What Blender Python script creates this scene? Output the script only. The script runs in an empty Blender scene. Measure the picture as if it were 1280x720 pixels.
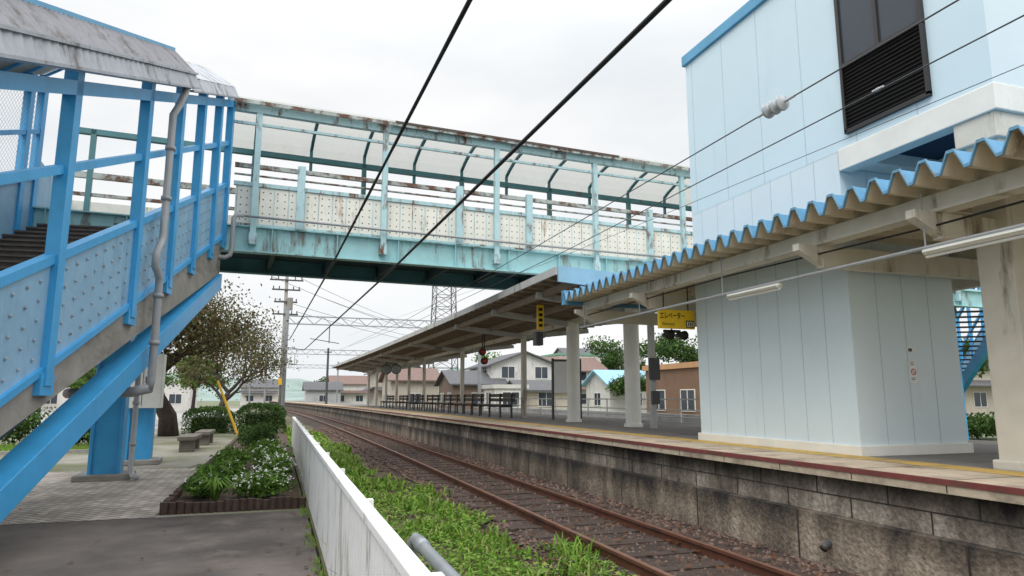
import bpy, math, random
from mathutils import Vector, noise, Euler
R=random.Random(7)
rad=math.radians
scn=bpy.context.scene
COL=scn.collection
V=Vector
ORI={}
def c(r,g,b):
    f=lambda u:(u/255/12.92 if u/255<=.04045 else ((u/255+.055)/1.055)**2.4)
    return (f(r),f(g),f(b),1)
# ---------------------------------------------------------------- mesh collector
class MB:
    def __init__(s): s.v=[];s.f=[];s.m=[]
    def add(s,vs,fs,mi=0):
        n=len(s.v); s.v.extend(tuple(p) for p in vs)
        for f in fs: s.f.append([i+n for i in f]); s.m.append(mi)
        return s
    def hexa(s,p,mi=0):
        return s.add(p,[(3,2,1,0),(4,5,6,7),(0,1,5,4),(1,2,6,5),(2,3,7,6),(3,0,4,7)],mi)
    def box(s,x0,x1,y0,y1,z0,z1,mi=0):
        return s.hexa([(x0,y0,z0),(x1,y0,z0),(x1,y1,z0),(x0,y1,z0),(x0,y0,z1),(x1,y0,z1),(x1,y1,z1),(x0,y1,z1)],mi)
    def bar(s,p,q,w,h,mi=0,up=(0,0,1)):
        p=V(p);q=V(q);d=(q-p).normalized();u=V(up)
        if abs(d.dot(u))>.98: u=V((0,1,0))
        a=d.cross(u).normalized()*w/2; b=a.cross(d).normalized()*h/2
        return s.hexa([p-a-b,p+a-b,q+a-b,q-a-b,p-a+b,p+a+b,q+a+b,q-a+b],mi)
    def tube(s,pts,r,n=8,mi=0,cap=True):
        pts=[V(p) for p in pts]; k=len(pts)
        rs=r if isinstance(r,(list,tuple)) else [r]*k
        vs=[];fs=[];a=None
        for i in range(k):
            d=(pts[min(i+1,k-1)]-pts[max(i-1,0)]).normalized()
            if a is None:
                a=d.cross(V((0,0,1)) if abs(d.z)<.9 else V((1,0,0))).normalized()
            else:
                a=(a-d*a.dot(d)).normalized()
            b=d.cross(a)
            for j in range(n):
                t=2*math.pi*j/n
                vs.append(pts[i]+(a*math.cos(t)+b*math.sin(t))*rs[i])
        for i in range(k-1):
            for j in range(n):
                fs.append((i*n+j,i*n+(j+1)%n,(i+1)*n+(j+1)%n,(i+1)*n+j))
        if cap:
            fs.append(tuple(range(n-1,-1,-1)));fs.append(tuple(range((k-1)*n,k*n)))
        return s.add(vs,fs,mi)
    def quad(s,a,b,cc,d,mi=0): return s.add([a,b,cc,d],[(0,1,2,3)],mi)
    def sweep(s,prof,ys,mi=0,closed=False,cap=False,o=None):
        o=o or off
        n=len(prof);vs=[];fs=[]
        for y in ys:
            for x,z in prof: vs.append((x+o(y),y,z))
        for i in range(len(ys)-1):
            for j in range(n if closed else n-1):
                k=(j+1)%n
                fs.append((i*n+j,(i+1)*n+j,(i+1)*n+k,i*n+k))
        if cap:
            fs.append(tuple(range(n)));fs.append(tuple((len(ys)-1)*n+j for j in range(n-1,-1,-1)))
        return s.add(vs,fs,mi)
    def leaf(s,p,size,mi=0,flat=0,asp=.55):
        a=V((R.gauss(0,1),R.gauss(0,1),R.gauss(0,1)*(1-flat))).normalized()
        b=a.cross(V((R.gauss(0,1)*(1-flat),R.gauss(0,1)*(1-flat),R.gauss(0,1)+flat*2))).normalized()
        a=a*size*.5;b=b*size*.5*asp;p=V(p)
        s.add([p-a,p+b,p+a,p-b],[(0,1,2,3)],mi)
    def cloud(s,ctr,rx,ry,rz,n,size,mi=0,shell=.55,flat=0,asp=.55):
        for i in range(n):
            d=V((R.gauss(0,1),R.gauss(0,1),R.gauss(0,1))).normalized()
            r=shell+(1-shell)*R.random()
            r*=.82+.45*noise.noise(d*2.2+V(ctr)*1.7)
            s.leaf((ctr[0]+d.x*rx*r,ctr[1]+d.y*ry*r,ctr[2]+d.z*rz*r),size*(.7+.6*R.random()),mi,flat,asp)
    def build(s,name,mats,parent=None,smooth=False,bev=0):
        mats=mats if isinstance(mats,(list,tuple)) else [mats]
        if parent is None:
            xs=[p[0] for p in s.v];ys=[p[1] for p in s.v];zs=[p[2] for p in s.v]
            o=V(((min(xs)+max(xs))/2,(min(ys)+max(ys))/2,min(zs)))
        else: o=ORI[parent.name]
        me=bpy.data.meshes.new(name)
        me.from_pydata([(p[0]-o.x,p[1]-o.y,p[2]-o.z) for p in s.v],[],s.f)
        for m in mats: me.materials.append(m)
        if len(mats)>1: me.polygons.foreach_set('material_index',s.m)
        if smooth: me.polygons.foreach_set('use_smooth',[True]*len(s.f))
        me.update()
        ob=bpy.data.objects.new(name,me);COL.objects.link(ob)
        if parent is None: ob.location=o
        else: ob.parent=parent
        ORI[ob.name]=o.copy()
        if bev:
            b=ob.modifiers.new('bevel','BEVEL');b.width=bev;b.segments=2;b.limit_method='ANGLE'
        return ob
def tag(o,label,cat,group=None,kind=None):
    o['label']=label;o['category']=cat
    if group:o['group']=group
    if kind:o['kind']=kind
    return o
def struct(o): o['kind']='structure'; return o
def thing(name,label,cat,loc=(0,0,0),group=None):
    o=bpy.data.objects.new(name,None);COL.objects.link(o);o.location=loc;o.empty_display_size=.2
    ORI[o.name]=V(loc);tag(o,label,cat,group);return o
def ctree(o,parent=None):
    n=o.copy();COL.objects.link(n);n.parent=parent
    for ch in list(o.children): ctree(ch,n)
    return n
# ---------------------------------------------------------------- materials
def N(nt,t,**k):
    n=nt.nodes.new(t)
    for a,b in k.items(): setattr(n,a,b)
    return n
def M(name,col,rough=.6,var=.12,scale=2.5,bump=0,bscale=40,metal=0,dirt=None,damt=.5,dscale=2,dst=(1,1,.2),coat=0,soft=.12,col2=None,c2scale=.6):
    m=bpy.data.materials.new(name);m.use_nodes=True;nt=m.node_tree;L=nt.links.new
    p=nt.nodes['Principled BSDF'];p.inputs['Roughness'].default_value=rough;p.inputs['Metallic'].default_value=metal
    tc=N(nt,'ShaderNodeTexCoord')
    no=N(nt,'ShaderNodeTexNoise');no.inputs['Scale'].default_value=scale;no.inputs['Detail'].default_value=6;no.inputs['Roughness'].default_value=.65
    L(tc.outputs['Object'],no.inputs['Vector'])
    mr=N(nt,'ShaderNodeMapRange');mr.inputs[1].default_value=.3;mr.inputs[2].default_value=.7
    mr.inputs[3].default_value=1-var;mr.inputs[4].default_value=1+var
    L(no.outputs['Fac'],mr.inputs[0])
    base=N(nt,'ShaderNodeMixRGB',blend_type='MULTIPLY');base.inputs[0].default_value=1;base.inputs[1].default_value=col
    if col2:
        n3=N(nt,'ShaderNodeTexNoise');n3.inputs['Scale'].default_value=c2scale;n3.inputs['Detail'].default_value=7;n3.inputs['Roughness'].default_value=.6
        L(tc.outputs['Object'],n3.inputs['Vector'])
        r3=N(nt,'ShaderNodeValToRGB');r3.color_ramp.elements[0].position=.4;r3.color_ramp.elements[1].position=.62
        r3.color_ramp.elements[0].color=col;r3.color_ramp.elements[1].color=col2
        L(n3.outputs['Fac'],r3.inputs[0]);L(r3.outputs[0],base.inputs[1])
    L(mr.outputs[0],base.inputs[2])
    out=base.outputs[0]
    if dirt:
        mp=N(nt,'ShaderNodeMapping');mp.inputs['Scale'].default_value=dst
        L(tc.outputs['Object'],mp.inputs['Vector'])
        n2=N(nt,'ShaderNodeTexNoise');n2.inputs['Scale'].default_value=dscale;n2.inputs['Detail'].default_value=9;n2.inputs['Roughness'].default_value=.7
        L(mp.outputs[0],n2.inputs['Vector'])
        r=N(nt,'ShaderNodeValToRGB');th=.72-.4*damt
        r.color_ramp.elements[0].position=th;r.color_ramp.elements[1].position=min(1,th+soft)
        L(n2.outputs['Fac'],r.inputs[0])
        mx=N(nt,'ShaderNodeMixRGB');mx.inputs[2].default_value=dirt
        L(r.outputs[0],mx.inputs[0]);L(out,mx.inputs[1]);out=mx.outputs[0]
    L(out,p.inputs['Base Color'])
    if bump:
        nb=N(nt,'ShaderNodeTexNoise');nb.inputs['Scale'].default_value=bscale;nb.inputs['Detail'].default_value=5
        L(tc.outputs['Object'],nb.inputs['Vector'])
        b=N(nt,'ShaderNodeBump');b.inputs['Strength'].default_value=bump;b.inputs['Distance'].default_value=.02
        L(nb.outputs['Fac'],b.inputs['Height']);L(b.outputs[0],p.inputs['Normal'])
    return m
def LEAF(name,cols,trans=.25):
    m=bpy.data.materials.new(name);m.use_nodes=True;nt=m.node_tree;L=nt.links.new
    p=nt.nodes['Principled BSDF'];p.inputs['Roughness'].default_value=.7;p.inputs['Specular IOR Level'].default_value=.25
    g=N(nt,'ShaderNodeNewGeometry');r=N(nt,'ShaderNodeValToRGB')
    els=r.color_ramp.elements
    while len(els)<len(cols): els.new(.5)
    for i,cc in enumerate(cols): els[i].position=i/(len(cols)-1);els[i].color=cc
    L(g.outputs['Random Per Island'],r.inputs[0]);L(r.outputs[0],p.inputs['Base Color'])
    if trans:
        t=N(nt,'ShaderNodeBsdfTranslucent');L(r.outputs[0],t.inputs[0])
        mx=N(nt,'ShaderNodeMixShader');mx.inputs[0].default_value=trans
        L(p.outputs[0],mx.inputs[1]);L(t.outputs[0],mx.inputs[2]);L(mx.outputs[0],nt.nodes['Material Output'].inputs[0])
    return m
def SHEET(name,col,t=.5,dirt=None):
    m=M(name,col,.4,.08,1.5,dirt=dirt,damt=.45,dscale=1.5,soft=.3);nt=m.node_tree;L=nt.links.new
    p=nt.nodes['Principled BSDF'];tr=N(nt,'ShaderNodeBsdfTranslucent');tr.inputs[0].default_value=col
    mx=N(nt,'ShaderNodeMixShader');mx.inputs[0].default_value=t
    L(p.outputs[0],mx.inputs[1]);L(tr.outputs[0],mx.inputs[2]);L(mx.outputs[0],nt.nodes['Material Output'].inputs[0]);return m
def BRICK(name,c1,c2,mort,sc,w=.5,h=.25,ms=.02,rough=.8):
    m=bpy.data.materials.new(name);m.use_nodes=True;nt=m.node_tree;L=nt.links.new
    p=nt.nodes['Principled BSDF'];p.inputs['Roughness'].default_value=rough
    tc=N(nt,'ShaderNodeTexCoord');mp=N(nt,'ShaderNodeMapping')
    mp.inputs['Rotation'].default_value=(0,0,rad(45))
    L(tc.outputs['Object'],mp.inputs['Vector'])
    b=N(nt,'ShaderNodeTexBrick');b.inputs['Scale'].default_value=sc;b.inputs['Color1'].default_value=c1;b.inputs['Color2'].default_value=c2
    b.inputs['Mortar'].default_value=mort;b.inputs['Mortar Size'].default_value=ms;b.inputs['Brick Width'].default_value=w;b.inputs['Row Height'].default_value=h
    L(mp.outputs[0],b.inputs['Vector'])
    n=N(nt,'ShaderNodeTexNoise');n.inputs['Scale'].default_value=.9;n.inputs['Detail'].default_value=8
    L(tc.outputs['Object'],n.inputs['Vector'])
    mr=N(nt,'ShaderNodeMapRange');mr.inputs[1].default_value=.3;mr.inputs[2].default_value=.7;mr.inputs[3].default_value=.6;mr.inputs[4].default_value=1.2
    L(n.outputs['Fac'],mr.inputs[0])
    mx=N(nt,'ShaderNodeMixRGB',blend_type='MULTIPLY');mx.inputs[0].default_value=1
    L(b.outputs['Color'],mx.inputs[1]);L(mr.outputs[0],mx.inputs[2]);L(mx.outputs[0],p.inputs['Base Color'])
    bp=N(nt,'ShaderNodeBump');bp.inputs['Strength'].default_value=.5;bp.inputs['Distance'].default_value=.01;bp.invert=True
    L(b.outputs['Fac'],bp.inputs['Height']);L(bp.outputs[0],p.inputs['Normal'])
    return m
def WALL(name,lite,dark,midtone,ztop):
    # old stained concrete: tan grey, a dark top band of black stains with painted coping shade, and soft brown runs
    m=bpy.data.materials.new(name);m.use_nodes=True;nt=m.node_tree;L=nt.links.new
    p=nt.nodes['Principled BSDF'];p.inputs['Roughness'].default_value=.9
    g=N(nt,'ShaderNodeNewGeometry');mp=N(nt,'ShaderNodeMapping');mp.inputs['Scale'].default_value=(1,1,.4)
    L(g.outputs['Position'],mp.inputs[0])
    n=N(nt,'ShaderNodeTexNoise');n.inputs['Scale'].default_value=1.7;n.inputs['Detail'].default_value=12;n.inputs['Roughness'].default_value=.68
    L(mp.outputs[0],n.inputs['Vector'])
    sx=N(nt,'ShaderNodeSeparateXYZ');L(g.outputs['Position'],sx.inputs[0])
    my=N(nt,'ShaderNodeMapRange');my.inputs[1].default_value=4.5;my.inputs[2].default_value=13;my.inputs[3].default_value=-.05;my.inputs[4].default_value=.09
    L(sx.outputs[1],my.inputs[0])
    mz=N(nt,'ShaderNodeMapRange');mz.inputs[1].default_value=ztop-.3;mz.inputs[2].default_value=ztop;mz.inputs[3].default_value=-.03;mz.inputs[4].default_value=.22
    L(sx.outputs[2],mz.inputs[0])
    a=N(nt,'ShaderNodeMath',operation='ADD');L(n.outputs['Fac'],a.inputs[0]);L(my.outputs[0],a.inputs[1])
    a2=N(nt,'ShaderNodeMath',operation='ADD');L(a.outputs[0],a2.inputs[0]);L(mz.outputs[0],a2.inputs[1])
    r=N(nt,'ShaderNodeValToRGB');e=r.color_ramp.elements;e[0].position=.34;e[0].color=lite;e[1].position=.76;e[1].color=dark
    k=e.new(.54);k.color=midtone
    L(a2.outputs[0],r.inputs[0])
    n2=N(nt,'ShaderNodeTexNoise');n2.inputs['Scale'].default_value=22;n2.inputs['Detail'].default_value=8;L(g.outputs['Position'],n2.inputs['Vector'])
    mr=N(nt,'ShaderNodeMapRange');mr.inputs[1].default_value=.3;mr.inputs[2].default_value=.7;mr.inputs[3].default_value=.66;mr.inputs[4].default_value=1.28;L(n2.outputs['Fac'],mr.inputs[0])
    mx=N(nt,'ShaderNodeMixRGB',blend_type='MULTIPLY');mx.inputs[0].default_value=1;L(r.outputs[0],mx.inputs[1]);L(mr.outputs[0],mx.inputs[2]);L(mx.outputs[0],p.inputs['Base Color'])
    b=N(nt,'ShaderNodeBump');b.inputs['Strength'].default_value=.7;b.inputs['Distance'].default_value=.03;L(n2.outputs['Fac'],b.inputs['Height']);L(b.outputs[0],p.inputs['Normal'])
    return m
RUST=c(104,66,46)
mBLUE=M('blue_paint',c(66,163,220),.4,.1,3,dirt=c(92,120,134),damt=.27,dscale=4,bump=.05)
mBLUEP=M('blue_panel_paint',c(140,180,208),.5,.12,2,dirt=c(98,124,144),damt=.48,dscale=3,soft=.3)
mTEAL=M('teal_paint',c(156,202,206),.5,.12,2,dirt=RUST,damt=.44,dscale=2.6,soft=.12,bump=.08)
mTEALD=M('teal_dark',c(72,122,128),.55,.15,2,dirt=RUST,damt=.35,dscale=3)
mPALE=M('pale_teal_post',c(174,206,211),.5,.12,3,dirt=RUST,damt=.48,dscale=4,dst=(1,1,.35))
mRUSTY=M('rusty_rail_paint',c(170,178,174),.6,.2,4,dirt=c(96,66,50),damt=.68,dscale=3,dst=(1,1,1))
mCREAMP=M('off_white_panel',c(228,226,216),.55,.08,2,dirt=c(150,122,95),damt=.33,dscale=3)
mHOLE=M('dark_hole',c(70,58,48),.8,.2)
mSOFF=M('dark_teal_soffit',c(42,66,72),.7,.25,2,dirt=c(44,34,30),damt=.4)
mROOF=SHEET('translucent_roof',c(214,214,210),.48,dirt=c(160,154,142))
mRFB=M('brown_roof_edge',c(88,74,66),.7,.2)
mTILE=M('grey_metal_roofing',c(162,167,174),.42,.16,4,metal=.1,dirt=c(94,90,90),damt=.5,dscale=3.5)
mTILED=M('dark_roofing',c(120,120,126),.5,.2,4,dirt=c(76,70,68),damt=.5,dscale=3.5)
mCONC=M('stair_concrete',c(150,146,140),.85,.18,3,bump=.3,bscale=25,dirt=c(84,76,66),damt=.55,dscale=1.6,dst=(.5,.5,1.5),soft=.3)
mSTEP=M('step_tread',c(80,72,68),.85,.25,6,bump=.3)
mPIPE=M('grey_plastic_pipe',c(162,164,166),.45,.08,4,dirt=c(110,108,105),damt=.35)
mWIRE=M('mesh_wire',c(165,190,205),.5,.1)
mTOWER=M('pale_blue_cladding',c(206,227,237),.45,.03,.8,dirt=c(180,203,211),damt=.32,dscale=1.2,soft=.35)
mTOWER2=M('white_blue_cladding',c(213,227,233),.45,.03,.8,dirt=c(186,200,206),damt=.32,dscale=1.2,soft=.35)
mSEAM=M('panel_seam',c(172,194,204),.6,.05)
mBAND=M('mid_blue_band',c(92,160,198),.5,.1)
mWHITE=M('white_paint',c(230,229,222),.5,.06,3,dirt=c(170,162,148),damt=.25,dscale=2)
mGLASS=M('dark_glass',c(60,68,78),.1,.1,1)
mFRAME=M('dark_bronze_frame',c(50,46,46),.4,.1)
mLOUV=M('dark_louvre',c(42,40,40),.5,.1)
mCANB=M('canopy_blue_edge',c(104,152,182),.55,.2,6,dirt=c(128,122,114),damt=.42,dscale=6)
mCANT=M('canopy_blue_sheet',c(96,154,190),.55,.16,4,dirt=c(128,122,114),damt=.35,dscale=5)
mCREAM=M('cream_paint',c(208,203,191),.55,.1,2,dirt=c(128,116,98),damt=.42,dscale=3)
mCEIL=M('cream_decking',c(206,194,172),.6,.14,2,dirt=c(124,106,86),damt=.4,dscale=2)
mGREYR=M('canopy_grey',c(184,184,183),.55,.12,2,dirt=c(122,116,112),damt=.45)
mSLAT=M('canopy_soffit_boards',c(178,165,148),.7,.18,3,dirt=c(104,90,76),damt=.46,dst=(.3,2,1))
mJOIST=M('joist',c(142,128,114),.7,.14)
mPLAT=M('platform_asphalt',c(122,118,114),.9,.2,5,bump=.3,bscale=80,dirt=c(92,88,84),damt=.4,dscale=1,dst=(1,1,1))
mTAN=M('platform_coping',c(184,169,148),.85,.2,3,bump=.3,dirt=c(120,104,90),damt=.58,dscale=1.6,dst=(1,1,1),soft=.2)
mYEL=M('tactile_yellow',c(196,162,84),.7,.2,5,dirt=c(150,128,88),damt=.5)
mREDL=M('red_edge_line',c(116,58,54),.8,.25,5,dirt=c(84,66,58),damt=.52,dst=(1,1,1))
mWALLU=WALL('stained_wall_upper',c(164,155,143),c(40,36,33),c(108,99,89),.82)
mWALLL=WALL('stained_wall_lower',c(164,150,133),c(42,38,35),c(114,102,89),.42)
mRAIL=M('rusty_rail',c(100,62,46),.6,.25,6,dirt=c(60,40,34),damt=.5,dst=(1,1,1))
mRAILT=M('rail_head',c(140,106,90),.35,.15,6,metal=.4)
mSLEEP=M('sleeper_wood',c(66,54,47),.9,.3,6,bump=.4)
mBAL=M('ballast_bed',c(72,58,51),.95,.35,9,bump=1,bscale=35,col2=c(54,45,40),c2scale=2)
mVERGE=M('verge_soil',c(92,84,66),.95,.35,6,bump=.8,bscale=20,col2=c(78,80,50),c2scale=1.2)
mASPH=M('asphalt_old',c(106,97,91),.7,.22,1.6,bump=.45,bscale=90,col2=c(66,59,55),c2scale=.55,dirt=c(134,124,114),damt=.34,dscale=.9,dst=(1,1,1),soft=.25)
mMOSS=M('mossy_asphalt',c(138,134,124),.9,.2,2,bump=.35,bscale=60,col2=c(98,102,72),c2scale=.4)
mGRD=M('ground_soil',c(118,118,100),.95,.25,.5,col2=c(96,108,72),c2scale=.08)
mPAVE=BRICK('paver_bricks',c(196,186,174),c(160,151,141),c(90,84,78),2.2)
mFENCE=M('fence_white',c(230,230,228),.5,.06,3,dirt=c(152,144,128),damt=.42,dscale=3,dst=(1,1,.3))
mEDGE=M('edging_logs',c(74,58,50),.9,.25,8,bump=.4)
mSOIL=M('planter_soil',c(74,60,48),.95,.3,8,bump=.7)
mGALV=M('galvanised_steel',c(150,156,160),.4,.12,5,metal=.4)
mBLACK=M('black_cable',c(22,22,24),.6,.1)
mDGREY=M('dark_grey_metal',c(70,72,74),.55,.12,4)
mPOLE=M('concrete_pole',c(140,136,130),.85,.12,3)
mBARK=M('bark',c(62,53,48),.95,.3,5,bump=.8,bscale=14,dirt=c(82,82,72),damt=.4)
mSTONE=M('bench_stone',c(104,98,90),.9,.2,4,bump=.3)
mDWOOD=M('dark_bench_wood',c(68,54,46),.7,.2,5)
mSIGNY=M('sign_yellow',c(240,200,40),.45,.05)
mSIGNW=M('sign_white',c(232,232,230),.45,.04)
mINK=M('sign_black',c(28,26,24),.6,.05)
mRED=M('sign_red',c(190,40,36),.5,.05)
mYPOLE=M('yellow_cover',c(226,178,40),.5,.1)
mINS=M('insulator_glaze',c(170,175,180),.12,.1)
mHILL=M('hill_forest_painted_haze',c(138,154,150),.95,.25,.05,col2=c(120,140,130),c2scale=.02)  # pale grey-green: aerial haze is painted into the forest base colour
gGREEN=LEAF('leaf_green',[c(54,84,30),c(92,128,50),c(126,158,72)],.34)
gDARK=LEAF('leaf_dark',[c(40,64,30),c(68,96,45),c(98,126,62)],.32)
gAUT=LEAF('leaf_autumn',[c(62,68,40),c(92,92,56),c(114,90,66),c(82,98,54),c(110,94,68)],.3)
gGRASS=LEAF('leaf_grass',[c(72,108,36),c(104,146,50),c(134,168,68),c(148,146,92)],.35)
gFLOW=LEAF('petal_white',[c(230,230,224),c(244,244,240)],.2)
gDEAD=LEAF('leaf_dead',[c(92,56,36),c(120,78,48),c(80,60,44)])
gSTONE=LEAF('ballast_stones',[c(66,50,43),c(98,78,69),c(120,102,92),c(82,60,50)],0)
# ---------------------------------------------------------------- camera, light, sky
cam=bpy.data.cameras.new('camera');co=bpy.data.objects.new('camera',cam);COL.objects.link(co)
co.location=(0,0,1.6);co.rotation_euler=(rad(90+9.12),0,rad(-18.7));cam.lens=24;cam.sensor_width=36;cam.clip_end=3000;cam.clip_start=.05
scn.camera=co
scn.view_settings.view_transform='Standard';scn.view_settings.look='None';scn.view_settings.exposure=0
SEL,SAZ=rad(48),rad(215)   # light from behind and left of the camera
su=bpy.data.lights.new('sun','SUN');su.energy=1.45;su.angle=rad(30);su.color=(1,.97,.93)
so=bpy.data.objects.new('sun',su);COL.objects.link(so)
sd=V((math.sin(SAZ)*math.cos(SEL),math.cos(SAZ)*math.cos(SEL),math.sin(SEL)))
so.rotation_euler=sd.to_track_quat('Z','Y').to_euler();so.location=(0,0,30)
w=bpy.data.worlds.new('World');scn.world=w;w.use_nodes=True;nt=w.node_tree;L=nt.links.new
bg=nt.nodes['Background'];bg.inputs[1].default_value=.1
sk=N(nt,'ShaderNodeTexSky');sk.sky_type='NISHITA';sk.sun_disc=False;sk.sun_elevation=SEL;sk.sun_rotation=SAZ
hs=N(nt,'ShaderNodeHueSaturation');hs.inputs['Saturation'].default_value=.3;L(sk.outputs[0],hs.inputs['Color'])
tc=N(nt,'ShaderNodeTexCoord');sp=N(nt,'ShaderNodeSeparateXYZ');L(tc.outputs['Generated'],sp.inputs[0])
mr=N(nt,'ShaderNodeMapRange');mr.interpolation_type='SMOOTHSTEP';mr.inputs[1].default_value=.4;mr.inputs[2].default_value=1;mr.inputs[3].default_value=10.7;mr.inputs[4].default_value=29
L(sp.outputs[2],mr.inputs[0])
mpw=N(nt,'ShaderNodeMapping');mpw.inputs['Scale'].default_value=(1,1,3);L(tc.outputs['Generated'],mpw.inputs[0])
nz=N(nt,'ShaderNodeTexNoise');nz.inputs['Scale'].default_value=2.2;nz.inputs['Detail'].default_value=6;L(mpw.outputs[0],nz.inputs['Vector'])
cr=N(nt,'ShaderNodeValToRGB');cr.color_ramp.elements[0].position=.35;cr.color_ramp.elements[0].color=(.83,.865,.895,1);cr.color_ramp.elements[1].position=.6;cr.color_ramp.elements[1].color=(1,1,1,1)
L(nz.outputs['Fac'],cr.inputs[0])
ml=N(nt,'ShaderNodeMixRGB',blend_type='MULTIPLY');ml.inputs[0].default_value=1;L(cr.outputs[0],ml.inputs[1]);L(mr.outputs[0],ml.inputs[2])
mx=N(nt,'ShaderNodeMixRGB');mx.inputs[0].default_value=.9;L(hs.outputs[0],mx.inputs[1]);L(ml.outputs[0],mx.inputs[2]);L(mx.outputs[0],bg.inputs[0])
# ---------------------------------------------------------------- ground
def off(y): return -.00038*max(0,y-8)**2 if y<120 else -.00038*112**2-.085*(y-120)
YS=[-8,-4,0,2,4,6,8,10,12,14,16,18,20,23,26,30,34,38,43,48,54,60,68,76,85,95,105,118,130,150]
m=MB();m.quad((-900,-300,-.25),(1500,-300,-.25),(1500,1800,-.25),(-900,1800,-.25));struct(m.build('ground',mGRD))
m=MB();m.sweep([(-60,0),(.46,0),(.46,-.24)],YS,o=lambda y:off(y));struct(m.build('plaza_pavement',mMOSS))
m=MB();m.quad((-14,-6,.004),(.46,-6,.004),(.46,10.62,.004),(-14,10.62,.004));struct(m.build('asphalt_path',mASPH))
m=MB();m.quad((-12,10.62,.008),(-1.5,10.62,.008),(-1.5,17.6,.008),(-12,17.6,.008));struct(m.build('brick_pavement',mPAVE))
m=MB();m.quad((-60,40,.006),(-4.5,40,.006),(-4.8,110,.006),(-60,110,.006));struct(m.build('road',M('road_grey',c(158,156,154),.9,.1,1)))
m=MB();pr=[(.5+.19*i,-.03-.012*i) for i in range(12)]
vs=[];fs=[];yy=[1+.25*i for i in range(40)]+[11+.6*i for i in range(60)]+[48,55,65,80,100,130]
for y in yy:
    for i,(x,z) in enumerate(pr): vs.append((x+off(y),y,z+(.09*noise.noise(V((x*1.6,y*1.2,0))) if 0<i<11 else 0)))
for a in range(len(yy)-1):
    for i in range(11): fs.append((a*12+i,a*12+i+1,(a+1)*12+i+1,(a+1)*12+i))
m.add(vs,fs);struct(m.build('verge_ground',mVERGE,smooth=True))
m=MB();m.sweep([(2.3,-.2),(2.75,-.11),(3.1,-.075),(3.9,-.075),(4.7,-.075),(5.5,-.1)],YS);struct(m.build('track_bed',mBAL))
m=MB();m.sweep([(10.9,-.2),(11.5,-.11),(13.6,-.11),(14.5,-.2)],YS);struct(m.build('far_track_bed',mBAL))
m=MB()
def stone(x,y,z,s):
    vs=[V(d)*s*(.6+.7*R.random()) for d in ((1,0,0),(-1,0,0),(0,1,0),(0,-1,0),(0,0,.8),(0,0,-.8))]
    q=R.random()*6.28;cq,sq=math.cos(q),math.sin(q)
    m.add([(x+p.x*cq-p.y*sq,y+p.x*sq+p.y*cq,z+p.z) for p in vs],[(0,2,4),(2,1,4),(1,3,4),(3,0,4),(2,0,5),(1,2,5),(3,1,5),(0,3,5)])
for i in range(19000):
    y=2.2+ (R.random()**1.9)*38; x=1.5+R.random()*3.85
    if x<2.3 and (R.random()<.55 or y>16): continue
    stone(x+off(y),y,-.085 if x>2.7 else (-.14 if x>2.3 else -.055-.06*(x-.7)),.016+.022*R.random()+.0006*y)
tag(m.build('ballast_stones',gSTONE),'brown and grey ballast stones between and beside the rusty rails','ballast',kind='stuff')
m=MB()
for i in range(700):
    y=2.5+(R.random()**1.6)*22;x=2.3+R.random()*3
    m.leaf((x+off(y),y,-.03),.06+.04*R.random(),0,.9,.7)
for i in range(260):
    y=3.5+(R.random()**1.3)*14;x=(.42-1.2*R.random()**3) if y<10.6 and R.random()<.5 else -6+6.4*R.random()
    if y>10.6 and x>-1.5: continue
    m.leaf((x,y,.025),.04+.035*R.random(),0,.95,.7)
tag(m.build('fallen_leaves',gDEAD),'dead brown leaves scattered over the ballast and the plaza','leaves',kind='stuff')
# ---------------------------------------------------------------- track
t=thing('railway_track','single narrow rusty railway track running beside the stained platform wall','track',(3.89,4,-.12))
for xr in (3.357,4.423):
    m=MB();w=.0325
    m.sweep([(xr-.06,-.1),(xr+.06,-.1),(xr+.06,-.085),(xr+.009,-.075),(xr+.009,.01),(xr+w,.02),(xr+w,.05),(xr-w,.05),(xr-w,.02),(xr-.009,.01),(xr-.009,-.075),(xr-.06,-.085)],YS,0,True)
    m.sweep([(xr+w*.8,.0515),(xr-w*.8,.0515)],YS,1)
    m.build('rail',[mRAIL,mRAILT],t)
for i in range(60):
    y=1.9+.62*i;m=MB();m.box(2.9+off(y),4.88+off(y),y-.1,y+.1,-.2,-.062);m.build('sleeper',mSLEEP,t)
# ---------------------------------------------------------------- platform
t=thing('railway_platform','long raised platform with tan coping, dull red edge line and dark-stained concrete wall','platform',(8,10,-.2))
m=MB();m.sweep([(6.62,.905),(10.2,.905),(11,.905),(11,-.2)],YS);m.build('surface',mPLAT,t)
m=MB();m.sweep([(5.36,.80),(5.36,.912),(6.25,.912)],YS);m.sweep([(5.36,.80),(5.46,.80)][::-1],YS)
y=2.4
while y<50: m.box(5.357+off(y),6.24+off(y),y,y+.010,.81,.9135,1);y+=1.02
m.build('coping',[mTAN,mHOLE],t)
m=MB();m.sweep([(6.25,.914),(6.62,.914)],YS);m.build('tactile_strip',mYEL,t)
m=MB();m.sweep([(5.352,.872),(5.352,.918),(5.40,.918)],YS);m.build('edge_line',mREDL,t)
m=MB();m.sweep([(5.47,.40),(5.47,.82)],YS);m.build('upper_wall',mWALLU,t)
mJNT=M('wall_joint',c(52,46,42),.95,.3,8)
m=MB();m.sweep([(5.40,-.2),(5.40,.405),(5.48,.42)],YS)
y=2.1
while y<60:
    m.box(5.394+off(y),5.402+off(y),y,y+.018,-.2,.40,1);y+=1.75+.5*R.random()
y=2.9
while y<60:
    m.box(5.464+off(y),5.472+off(y),y,y+.012,.42,.61,1);m.box(5.464+off(y),5.472+off(y),y+.45,y+.462,.61,.80,1);y+=.9
m.sweep([(5.4655,.605),(5.4655,.617)],YS,1)
m.build('lower_wall',[mWALLL,mJNT],t)
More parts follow.
